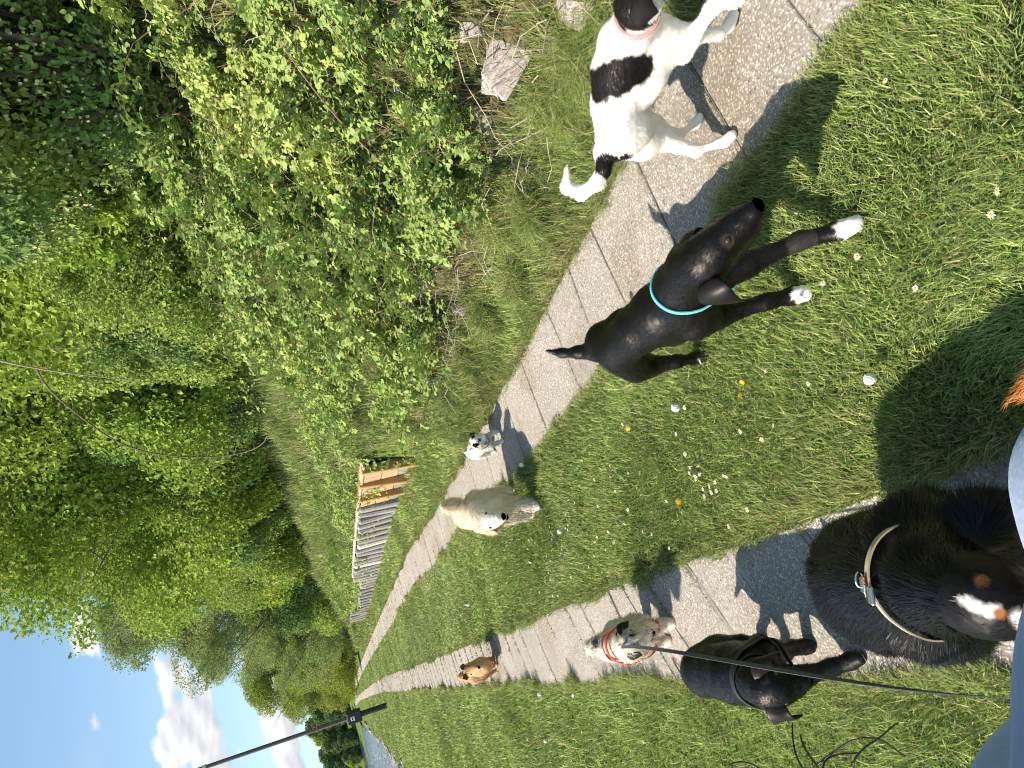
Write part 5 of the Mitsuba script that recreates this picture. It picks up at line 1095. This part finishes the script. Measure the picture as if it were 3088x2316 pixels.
d.ear([(rt, r2, mid, mid + np.array([.004, -.045, -.01])), (mid, mid + np.array([.004, -.045, -.01]), tip, tip + np.array([.005, -.012, 0]))], [(.010, .008), (.008, .006)], (.0075, .006, .0057))
rt, r2, mid = (np.array(q) for q in ([.275, 1.78, .52], [.29, 1.73, .515], [.315, 1.78, .495]))
d.ear([(rt, r2, mid, mid + np.array([.008, -.03, -.005])), (mid, mid + np.array([.008, -.03, -.005]), np.array([.325, 1.775, .415]), np.array([.328, 1.765, .415]))], [(.010, .008), (.008, .006)], (.0075, .006, .0057))
d.ring(d.P['colc'], d.P['poll'] - (d.P['chest'] + d.P['neck']) / 2, .018, .004, 'turquoise_strap', 'collar', label='turquoise collar')
m0, m1 = d.P['jaw0'], d.P['jaw1']
# --- cream dog
k = thing('dog', 'shaggy cream dog trotting towards us from the path with tail up', 'dog')
CREAM = (.78, .69, .54)
d = Dog(k, 'cream', CREAM, [('rump', .15, (.72, .56, .36)), ('brow', .075, (.83, .78, .70)), ('muz', .06, (.74, .69, .60)), ('toeL', .2, (.74, .70, .62)), ('toeR', .2, (.74, .70, .62)), ('cheekR', .055, (.50, .42, .31)), ('cheekL', .05, (.46, .38, .28))], .010, .02, 16, 'long_coat', .004)
d.body()
cf = lambda p: np.linalg.norm(p - d.P['muz'], axis=1) < .15
d.fur(36000, .030, .0040, lambda p: np.tile([.0, -.1, -1.0], (len(p), 1)) + (p - d.P['mid']) * .8, 4, .22, lambda p: ~cf(p), .28, .16)
d.fur(9000, .055, .0045, lambda p: np.tile([.0, .15, -1.0], (len(p), 1)) + (p - d.P['mid']) * .8, 47, .34, lambda p: ~cf(p) & ((p[:, 2] < .40) | (np.linalg.norm(p - d.P['tail2'], axis=1) < .14)), .3, .14, 'long_hair')
d.fur(3000, .016, .004, lambda p: p - d.P['nose'], 44, .15, cf, .25, .12, 'face_hair')
ax = d.frame('head', 'nose')
d.eyes('brow', .015, .036, .030, .012, ax); d.nose(d.P['nose'] + ax[0] * .022 + ax[2] * .012, .024, ax)
m = trimesh.creation.icosphere(2, 1.0); v = np.array(m.vertices) * [.025, .022, .020]; v = v[:, :1] * ax[0] + v[:, 1:2] * ax[1] + v[:, 2:] * ax[2]
put('mouth', (v + d.P['jaw'] + ax[0] * .024, np.array(m.faces)), 'mouth_bsdf', k, smooth=True)
for sgn in (-1, 1):
    a = d.at('head', (-.02, sgn * .065, .055), ax); b = d.at('head', (.04, sgn * .070, .045), ax); t_ = d.at('head', (.02, sgn * .115, -.055), ax)
    d.ear([(a, b, t_, t_ + ax[0] * .025)], [(.018, .013)], (.50, .38, .25))
# --- small spotted dog
k = thing('dog', 'small white dog with black ears, spots and a blue tag on the far path', 'dog')
d = Dog(k, 'spotted', (.74, .72, .70), [('sp1', .030, BLACK), ('sp2', .026, BLACK), ('sp3', .018, BLACK), ('sp4', .030, BLACK), ('sp5', .028, BLACK), ('sp6', .014, BLACK), ('g1', .016, (.25, .25, .26)), ('g2', .014, (.4, .4, .4)), ('g3', .013, (.3, .3, .31)), ((-.50, 5.74, .25), .03, (.5, .5, .5))], .006, .008, 60, 'white_coat', .001)
d.body()
d.fur(9000, .018, .0035, [0, .5, -.6], 5, .2, None, .25, .12)
ax = d.frame('head', 'nose')
d.eyes('head', .036, .026, .018, .007, ax); d.nose(d.P['nose'] + ax[0] * .010, .011, ax)
m = trimesh.creation.icosphere(2, 1.0); v = np.array(m.vertices) * [.022, .012, .006]; v = v[:, :1] * ax[0] + v[:, 1:2] * ax[1] + v[:, 2:] * ax[2]
put('tongue', (v + d.P['jaw'] + ax[0] * .012 + ax[2] * -.004, np.array(m.faces)), 'tongue_bsdf', k, smooth=True)
for sgn in (-1, 1):
    a = d.at('head', (-.02, sgn * .030, .035), ax); b = d.at('head', (.012, sgn * .040, .025), ax); t_ = d.at('head', (-.018, sgn * .075, .030), ax)
    d.ear([(a, b, t_, t_ + ax[0] * .01)], [(.007, .005)], BLACK if sgn > 0 else (.05, .05, .055))
d.ring(d.P['breast'] * .45 + d.P['neck'] * .55 + [0, 0, -.01], d.P['head'] - d.P['chest'], .010, .003, 'black_strap', 'collar')
v, f = tube(np.array([[0, 0, 0], [0, .003, 0]]), .011, 12); put('tag', (v + d.P['tag'], f), 'blue_tag', k)
# --- terrier on the lead
k = thing('dog', 'shaggy white and grey terrier in a red harness on a lead, mouth open', 'dog')
GREY = (.10, .095, .09)
d = Dog(k, 'terrier', (.66, .60, .50), [('bs1', -.030, BLACK), ('bs2', -.014, BLACK), ('bs3', -.014, BLACK), ('bs4', .034, (.03, .028, .028)), ('tl1', .022, GREY), ('tl2', .020, (.2, .19, .17)), ('tl3', .030, (.16, .15, .14)), ('blond', .030, (.62, .48, .28)), ('gr1', -.024, (.30, .29, .27)), ('gr2', -.022, (.34, .32, .30)), ('jaw', .034, (.10, .05, .045)), ('beard', .02, (.45, .40, .34)), ('elR', .05, (.42, .35, .26)), ('elL', .04, (.50, .45, .38))], .0065, .012, 50, 'long_coat', .003)
d.body()
d.fur(9000, .012, .0030, [0.05, .8, -.4], 6, .2, lambda p: (p[:, 1] > d.P['chest'][1] + .03) & (p[:, 2] > .2), .2, .10)
d.fur(15000, .028, .0030, lambda p: np.tile([0, -.2, -1.0], (len(p), 1)) + unit(p - d.P['head']) * .6, 7, .30, lambda p: (np.linalg.norm(p - d.P['muz'], axis=1) > .052) & (np.linalg.norm(p - d.P['brow'], axis=1) > .05) & (p[:, 1] <= d.P['chest'][1] + .03) | (p[:, 2] < .22) | (np.linalg.norm(p - d.P['tail2'], axis=1) < .09), .4, .22, 'long_hair')
ax = d.frame('head', 'nose')
d.eyes('brow', .020, .026, .020, .0085, ax); d.nose(d.P['nose'] + ax[0] * .012, .015, ax)
m = trimesh.creation.icosphere(2, 1.0); v = np.array(m.vertices) * [.030, .020, .014]; v = v[:, :1] * ax[0] + v[:, 1:2] * ax[1] + v[:, 2:] * ax[2]
put('mouth', (v + d.P['jaw'] + ax[0] * .018, np.array(m.faces)), 'mouth_bsdf', k, smooth=True)
for sgn, c in ((-1, BLACK), (1, (.02, .02, .02))):
    a = d.at('head', (-.02, sgn * .045, .040), ax); b = d.at('head', (.02, sgn * .050, .032), ax); t_ = d.at('head', (.045, sgn * .085, .005), ax)
    d.ear([(a, b, t_, t_ + ax[0] * .012)], [(.010, .007)], c)
d.ring((d.P['chest'] + d.P['back']) / 2 + [0, -.03, .0], d.P['neck'] - d.P['rump'], .024, .005, 'red_strap', 'harness', label='red harness strap', off=.013)
d.ring(d.P['breast'] + [0, .02, .02], d.P['muz'] - d.P['chest'] + np.array([0, 0, .12]), .018, .005, 'red_strap', 'harness', off=.004)
TERRIER_RING = d.P['har'] + np.array([0, 0, .012])
v, f = torus(TERRIER_RING, [.3, 1, .1], .011, .0018); put('lead_ring', (v, f), 'steel_bsdf', k, smooth=True)
# --- small tan dog
k = thing('dog', 'small fluffy tan dog on the left path, farthest of the dogs', 'dog')
d = Dog(k, 'tan', (.50, .30, .15), [('dk1', .035, (.06, .04, .03)), ('wh1', .040, (.66, .60, .52)), ('wh2', .035, (.60, .50, .40)), ('tail2', .06, (.58, .36, .20)), ('breast', .05, (.20, .115, .06))], .009, .012, 30, 'long_coat', .003)
d.body()
tf = lambda p: np.linalg.norm(p - d.P['muz'], axis=1) < .115
d.fur(11000, .024, .005, [0, .1, -1], 8, .28, lambda p: ~tf(p), .3, .2)
d.fur(1200, .012, .004, lambda p: p - d.P['nose'], 45, .15, tf, .25, .1, 'face_hair')
ax = d.frame('head', 'nose')
d.eyes('head', .055, .032, .022, .011, ax); d.nose(d.P['nose'] + ax[0] * .012, .016, ax)
for sgn in (-1, 1):
    a = d.at('head', (-.01, sgn * .025, .055), ax); b = d.at('head', (.0, sgn * .060, .040), ax); t_ = d.at('head', (.0, sgn * .062, .115), ax)
    d.ear([(a, b, t_, t_)], [(.011, .006)], (.10, .06, .04))
# --- black dog in the black harness
k = thing('dog', 'sleek black dog in a dark harness stepping off the left path', 'dog')
d = Dog(k, 'harness', (.0042, .004, .0043), [('tn1', .032, (.045, .032, .026)), ('tn2', .030, (.030, .022, .018)), ('toeL', .016, (.4, .38, .36))], .006, .010, 40)
d.body()
d.fur(50000, .013, .0015, [-.02, .9, -.4], 9, .10, None, .16, .4)
ax = d.frame('head', 'nose')
d.eyes('brow', .014, .032, .020, .0085, ax); d.nose(d.P['nose'] + ax[0] * .016, .015, ax)
for sgn in (-1, 1):
    a = d.at('head', (-.025, sgn * .035, .042), ax); b = d.at('head', (.015, sgn * .045, .035), ax); m1_ = d.at('head', (.0, sgn * .085, .030), ax); t_ = d.at('head', (.065, sgn * .100, -.012), ax)
    d.ear([(a, b, m1_, m1_ + ax[0] * .04), (m1_, m1_ + ax[0] * .04, t_, t_ + ax[0] * .01)], [(.009, .007), (.007, .005)], (.012, .009, .008))
d.ring(d.P['hs'] + [0, 0, -.05], d.P['chest'] - d.P['loin'], .022, .002, 'black_strap', 'harness', label='black harness band'); d.ring(d.P['neck'] + [0, .02, -.03], d.P['head'] - d.P['chest'], .016, .002, 'black_strap', 'harness', off=.0005)
# --- black, white and tan long haired dog
k = thing('dog', 'long haired black dog with white blaze and khaki collar, nearest to us', 'dog')
TAN = (.38, .15, .045)
d = Dog(k, 'tricolour', (.0052, .0052, .0068), [*[(tuple(np.array(DOGS['tricolour']['P']['bl0']) * (1 - q) + np.array(DOGS['tricolour']['P']['bl3']) * q), -(.010 + .006 * q), WHITE) for q in np.linspace(0, 1, 14)], ('br1', -.010, TAN), ('br2', -.010, TAN), ('tanL', .035, TAN), ('chest', .10, WHITE)], .007, .006, 60, 'long_coat', .003)
d.body()
def flow(p):
    h = unit(d.P['rump'] - d.P['neck']); o = p - (d.P['mid'] + d.P['wither']) / 2
    return np.tile(h * .9, (len(p), 1)) + np.stack([o[:, 0] * 3, 0 * o[:, 1], -1.2 * np.ones(len(p)) + 0 * o[:, 2]], 1) * .55
face = lambda p: np.linalg.norm(p - d.P['brow'], axis=1) < .10
d.fur(110000, .060, .0016, flow, 10, .035, lambda p: ~face(p), .075, .55)
d.fur(16000, .014, .0013, lambda p: np.tile(d.P['poll'] - d.P['muz'], (len(p), 1)), 11, .08, face, .14, .25, 'face_hair')
ax = d.frame('head', 'nose')
d.eyes('brow', .012, .036, .014, .0095, ax); d.nose(d.P['nose'] + ax[0] * .018, .018, ax)
for sgn in (-1, 1):
    a = d.at('poll', (.0, sgn * .052, .035), ax); b = d.at('poll', (.05, sgn * .060, .022), ax); m1_ = d.at('poll', (.01, sgn * .10, .0), ax); t_ = d.at('poll', (.05, sgn * .115, -.075), ax)
    d.ear([(a, b, m1_, m1_ + ax[0] * .05), (m1_, m1_ + ax[0] * .05, t_, t_ + ax[0] * .015)], [(.014, .012), (.012, .008)], (.009, .0085, .0085))
nk = unit(d.P['head'] - d.P['mid'])
ck, base, rad, axs = d.ring(d.P['neckc'], nk, .022, .004, 'khaki_strap', 'collar', label='khaki webbing collar', off=.010, rmax=.118)
i = np.argmin(((base - (d.P['buckle'] + np.array([0, 0, .03]))) ** 2).sum(1)); up = rad[i]; tang = unit(np.cross(axs, up)); tang = tang if tang[0] < 0 else -tang
c0 = base[i] + up * .006
v, f = vf(cham_box(.040, .026, .009, .003)); fr = lambda v, o: v[:, :1] * tang + v[:, 1:2] * axs + v[:, 2:] * up + o
put('buckle', (fr(v, c0 + axs * .022 + tang * .03), f), 'steel_bsdf', ck); put('buckle', (fr(v * [.9, .9, 1], c0 - axs * .020 + tang * .012), f), 'steel_bsdf', ck)
v, f = torus(c0 - axs * .024 + up * .006, up * .6 - axs * .8, .014, .0022, 1.2); put('ring', (v, f), 'steel_bsdf', ck, smooth=True)
v, f = vf(cham_box(.058, .014, .002, .0006)); put('name_band', (fr(v, c0 + tang * .018 + up * .003), f), 'black_strap', ck)
proc_bsdf('orange_print', (.62, .16, .07), .6, .3)
m = meshkit.text_mesh('88', .009, .0010, bold=True); v, f = vf(m); v = v - [v[:, 0].min(), v[:, 1].mean(), 0]; put('print', (fr(v * [1, -1, 1] + [-.026, 0, 0], c0 + tang * .018 + up * .0042), f[:, ::-1]), 'orange_print', ck)
m = meshkit.text_mesh('hunter', .0065, .0010, bold=True); v, f = vf(m); v = v - [v[:, 0].min(), v[:, 1].mean(), 0]; put('print', (fr(v * [1, -1, 1] + [-.008, 0, 0], c0 + tang * .018 + up * .0042), f[:, ::-1]), 'white_paint', ck)
# --- ginger dog, only its tail tip reaches the picture
DOGS['ginger'] = dict(k=.016, P=dict(rump=(-.10, .62, .36), mid=(-.06, .42, .37), chest=(-.02, .22, .36), neck=(.0, .10, .46), head=(.01, .0, .53), muz=(.02, -.09, .50), nose=(.02, -.14, .49), tail0=(-.12, .70, .38), tail1=(-.15, .80, .40), tail2=(-.19, .90, .405), tail3=(-.222, .985, .40),
  hL=(-.02, .62, .26), hR=(-.18, .62, .26), kL=(-.01, .68, .12), kR=(-.19, .68, .12), pL=(-.01, .62, .02), pR=(-.19, .62, .02), eL=(.05, .22, .2), eR=(-.10, .22, .2), fL=(.05, .18, .02), fR=(-.10, .18, .02)),
  prims="rump,mid,.10,.11 mid,chest,.11,.115 chest,neck,.10,.075 neck,head,.075,.07 head,muz,.065,.04 muz,nose,.038,.024 rump,tail0,.06,.03 tail0,tail1,.03,.034 tail1,tail2,.034,.030 tail2,tail3,.028,.006 rump,hL,.08,.06 rump,hR,.08,.06 hL,kL,.055,.026 hR,kR,.055,.026 kL,pL,.025,.025 kR,pR,.025,.025 chest,eL,.07,.035 chest,eR,.07,.035 eL,fL,.03,.026 eR,fR,.03,.026")
k = thing('dog', 'ginger dog of which only the fluffy tail tip shows at the edge', 'dog')
d = Dog(k, 'ginger', (.46, .19, .06), [], .010, .01, 30, 'long_coat', .003); d.body()
d.fur(9000, .03, .004, [-.3, 1, -.35], 12, .25, lambda p: p[:, 1] < .68, .22, .25)
d.fur(26000, .040, .0016, lambda p: np.tile([-.34, 1, .0], (len(p), 1)), 46, .16, lambda p: p[:, 1] >= .66, .16, .22, 'tail_hair')
ax = d.frame('head', 'nose'); d.eyes('head', .05, .034, .025, .010, ax); d.nose(d.P['nose'] + ax[0] * .02, .018, ax)
# ---------------------------------------------------------------- the walker holding the camera and the lead
PJ = {n: np.array(q) for n, q in dict(pelvis=(-.49, .36, .84), waist=(-.48, .355, .98), chest=(-.45, .34, 1.18), shL=(-.262, .275, 1.245), shR=(-.62, .38, 1.29), neck=(-.46, .33, 1.34), head=(-.49, .30, 1.52), crown=(-.49, .315, 1.56), chin=(-.485, .245, 1.465), nose=(-.485, .215, 1.51),
    elL=(-.122, .238, 1.287), wrL=(-.02, .04, 1.42), paL=(.012, .0, 1.52), elR=(-.70, .48, 1.06), wrR=(-.635, .63, .82), paR=(-.60, .70, .70),
    hipL=(-.41, .36, .80), hipR=(-.57, .36, .80), knL=(-.40, .32, .45), knR=(-.58, .36, .45), anL=(-.40, .36, .07), anR=(-.58, .40, .07), toL=(-.40, .23, .03), toR=(-.58, .27, .03)).items()}
def pbones(*t): return [(PJ[a], PJ[b], ra, rb) for a, b, ra, rb in t]
PK = thing('person', 'person in a blue sweatshirt with dark hair, holding the camera out past the shoulder', 'person')
proc_bsdf('skin_bsdf', lambda p, n, uv: mix((.50, .31, .23), (.60, .39, .30), fbm(p.x * 60, p.y * 60, p.z * 60)), .5, .4)
def knit(p, n, uv):
    g = fbm(p.x * 260, p.y * 260, p.z * 260, 2); w = fbm(p.x * 14, p.y * 14, p.z * 14)
    return mix((.22, .29, .42), (.31, .385, .525), g * .7 + w * .3)
proc_bsdf('sweatshirt_bsdf', knit, .9, .1, lambda p, n, uv: fbm(p.x * 420, p.y * 420, p.z * 420, 2), .0005, 3e-4, sheen=.6)
proc_bsdf('trousers_bsdf', (.03, .035, .045), .9, .1); proc_bsdf('shoe_bsdf', (.05, .05, .05), .7, .3)
def skin(prims, res, k, mat, nm, parent, folds=0.0):
    F, lo = field(prims, res, k); v, f = surface_net(F, lo, res)
    v = np.array(trimesh.smoothing.filter_taubin(trimesh.Trimesh(v, f, process=False), .5, .52, iterations=6).vertices)
    if folds:
        n = vnormals(v, f); u = unit(PJ['elL'] - PJ['shL']); h = v @ u
        w = np.sin((v @ np.array([30., 18, 44])) + 5 * meshkit.fbm(v * 9, 2, 3)) * .5 + np.sin(h * 14 + 11 * meshkit.fbm(v * 5, 2, 4) + v[:, 2] * 60) * .7
        v = v + n * (w * folds)[:, None]
    put(nm, (v, f), mat, parent, smooth=True)
fing = []
def fingers(pa, dirv, side, up, grip):
    out = []
    for i, (o, L) in enumerate(((-.027, .055), (-.009, .062), (.009, .058), (.026, .046))):
        a = pa + side * o + dirv * .03; b = a + dirv * L * .45 + up * grip * .2 * L; c = b + dirv * L * .25 * (1 - grip) + up * L * .45 * (.3 + grip); e = c - dirv * L * .3 * grip + up * L * .2
        out += [(a, b, .0085, .008), (b, c, .008, .0075), (c, e, .0075, .0065)]
    t0 = pa - side * .030 - dirv * .005; t1 = t0 - side * .018 + dirv * .028 + up * .012; t2 = t1 + dirv * .024 + up * .014 + side * .008
    return out + [(t0, t1, .011, .009), (t1, t2, .009, .0075)]
handL = pbones(('wrL', 'paL', .026, .034)) + fingers(PJ['paL'], unit(PJ['paL'] - PJ['wrL']), np.array([1., 0, 0]), np.array([0, -.9, .4]), .5)
dR = unit(PJ['paR'] - PJ['wrR']); sR = unit(np.cross(dR, [0, 0, 1.])); handR = pbones(('wrR', 'paR', .026, .034)) + fingers(PJ['paR'], dR, sR, np.cross(sR, dR), .9)
skin(pbones(('neck', 'head', .048, .062), ('head', 'crown', .078, .080), ('head', 'chin', .065, .036), ('nose', 'head', .012, .05), ('chest', 'neck', .10, .05), ('chest', 'shL', .09, .05), ('chest', 'shR', .09, .05), ('chest', 'pelvis', .10, .11), ('shL', 'elL', .042, .034), ('elL', 'wrL', .032, .024), ('shR', 'elR', .042, .034), ('elR', 'wrR', .032, .024),
     ('pelvis', 'hipL', .1, .085), ('pelvis', 'hipR', .1, .085), ('hipL', 'knL', .08, .052), ('knL', 'anL', .05, .034), ('hipR', 'knR', .08, .052), ('knR', 'anR', .05, .034)) + handL + handR, .006, .008, 'skin_bsdf', 'body', PK)
skin(pbones(('neck', 'chest', .066, .125), ('chest', 'waist', .135, .125), ('waist', 'pelvis', .125, .128), ('chest', 'shL', .11, .074), ('neck', 'shL', .05, .060), ('chest', 'shR', .11, .072), ('shL', 'elL', .074, .064), ('elL', 'wrL', .057, .036), ('shR', 'elR', .072, .055), ('elR', 'wrR', .053, .035)), .006, .012, 'sweatshirt_bsdf', 'sweatshirt', PK, .0022)
skin(pbones(('pelvis', 'hipL', .118, .10), ('pelvis', 'hipR', .118, .10), ('hipL', 'knL', .098, .07), ('knL', 'anL', .068, .052), ('hipR', 'knR', .098, .07), ('knR', 'anR', .068, .052)), .012, .012, 'trousers_bsdf', 'trousers', PK)
skin(pbones(('anL', 'toL', .046, .034)), .006, .008, 'shoe_bsdf', 'shoe', PK); skin(pbones(('anR', 'toR', .046, .034)), .006, .008, 'shoe_bsdf', 'shoe', PK)
axp = (np.array([0, -1., 0]), np.array([-1., 0, 0]), np.array([0, 0, 1.]))
for s in (-1, 1):
    m = trimesh.creation.icosphere(2, .0105); put('eye', (np.array(m.vertices) + PJ['head'] + [s * .028, -.066, .012], np.array(m.faces)), 'eye_bsdf', PK, smooth=True)
    m = trimesh.creation.icosphere(2, 1.0); put('ear', (np.array(m.vertices) * [.008, .016, .026] + PJ['head'] + [s * .078, .01, .0], np.array(m.faces)), 'skin_bsdf', PK, smooth=True)
m = trimesh.creation.icosphere(2, 1.0); put('mouth', (np.array(m.vertices) * [.020, .006, .006] + PJ['chin'] + [0, -.033, .012], np.array(m.faces)), 'tongue_bsdf', PK, smooth=True)
proc_bsdf('hair_dark', (.022, .013, .009), .4, .5)
def hair():
    r = np.random.default_rng(5); parts = []
    for i in range(900):
        d = unit(r.normal(size=3)); 
        if d[1] < -.35 and d[2] < .35: continue
        if d[2] < -.35: continue
        p = PJ['crown'] + d * .084; o = np.array([d[0], max(d[1], -.1), 0]) * .05
        t = np.linspace(0, 1, 6)[:, None]; L = r.uniform(.10, .22)
        q = p + o * t + np.array([0, 0, -1.0]) * L * t ** 1.4 + r.normal(0, .006, (6, 3)) * t
        parts.append(tube(q, np.linspace(.004, .0012, 6), 4, False))
    put('hair', merge(parts), 'hair_dark', PK, kind='stuff', label='dark hair', smooth=True)
hair()
STRANDS = [[[-0.242, 0.33, 1.469], [-0.228, 0.316, 1.466], [-0.221, 0.309, 1.46], [-0.216, 0.301, 1.454], [-0.217, 0.296, 1.448], [-0.223, 0.293, 1.442], [-0.228, 0.293, 1.437]], [[-0.237, 0.309, 1.455], [-0.226, 0.304, 1.458], [-0.223, 0.303, 1.454], [-0.219, 0.3, 1.446], [-0.218, 0.301, 1.438], [-0.217, 0.302, 1.429]], [[-0.231, 0.318, 1.481], [-0.227, 0.321, 1.481], [-0.223, 0.328, 1.477], [-0.22, 0.334, 1.472], [-0.218, 0.338, 1.468]], [[-0.231, 0.313, 1.475], [-0.227, 0.317, 1.475], [-0.224, 0.325, 1.473], [-0.221, 0.331, 1.469]], [[-0.23, 0.33, 1.499], [-0.227, 0.334, 1.502], [-0.226, 0.338, 1.507], [-0.227, 0.34, 1.511]], [[-0.237, 0.319, 1.469], [-0.231, 0.319, 1.462], [-0.23, 0.316, 1.457], [-0.232, 0.315, 1.448]]]
put('loose_hair', merge([tube(spline(s, 28), np.linspace(.0006, .0004, 28), 5) for s in STRANDS] + [tube(spline([PJ['head'] + [.05, .02, .06], (PJ['head'] + np.array(s[0])) / 2 + [0, 0, .01], s[0]], 12), .0009, 5) for s in STRANDS]), 'hair_dark', PK, kind='stuff', label='loose dark strands of hair blowing into view', smooth=True)
v, f = vf(cham_box(.072, .008, .146, .003)); kk = put('phone', (v + [.0, -.022, 1.645], f), 'black_paint'); labels[kk] = {'label': 'black phone held up at the far end of the blue sleeve', 'category': 'phone'}
# the lead: from the terrier's harness to the hand behind
A, Bh = TERRIER_RING + np.array([0, -.010, .004]), PJ['paR'] + np.array([0, .02, -.012])
t = np.linspace(0, 1, 40)[:, None]; hw = .0065 + .0035 * t; Bm = np.array([-.755, .99, .555]); q = spline([A, A + (Bm - A) * .5 + np.array([0, 0, -.012]), Bm, Bh], 40)
lk = thing('lead', 'dark grey lead running from the terrier past the black dog to the hand', 'lead')
u = unit(Bh - A); sd = unit(np.cross(u, [0, 0, 1.0])); up_ = np.cross(sd, u)
tw = np.linspace(0.2, 2.2, 40)[:, None]; wv = sd * np.cos(tw) + up_ * np.sin(tw); nv = -sd * np.sin(tw) + up_ * np.cos(tw)
V = np.stack([q - wv * hw - nv * .001, q + wv * hw - nv * .001, q + wv * hw + nv * .001, q - wv * hw + nv * .001], 1).reshape(-1, 3)
i = np.arange(39)[:, None] * 4; fs = []
for e in range(4):
    g = (e + 1) % 4; fs += [np.hstack([i + e, i + 4 + e, i + 4 + g]), np.hstack([i + e, i + 4 + g, i + g])]
proc_bsdf('lead_bsdf', lambda p, n, uv: mix((.045, .05, .055), (.10, .105, .115), noise(p.x * 350, p.y * 350, p.z * 350)), .6, .4)
put('webbing', (V, np.vstack(fs)), 'lead_bsdf', lk)
v, f = tube(np.array([A - u * .004, A + u * .035]), .0045, 8); put('clip', (v, f), 'steel_bsdf', lk, smooth=40)
# keep the world tidy
for kx in list(labels):
    if labels[kx].get('kind') is None and 'category' not in labels[kx] and 'label' not in labels[kx]: labels.pop(kx)
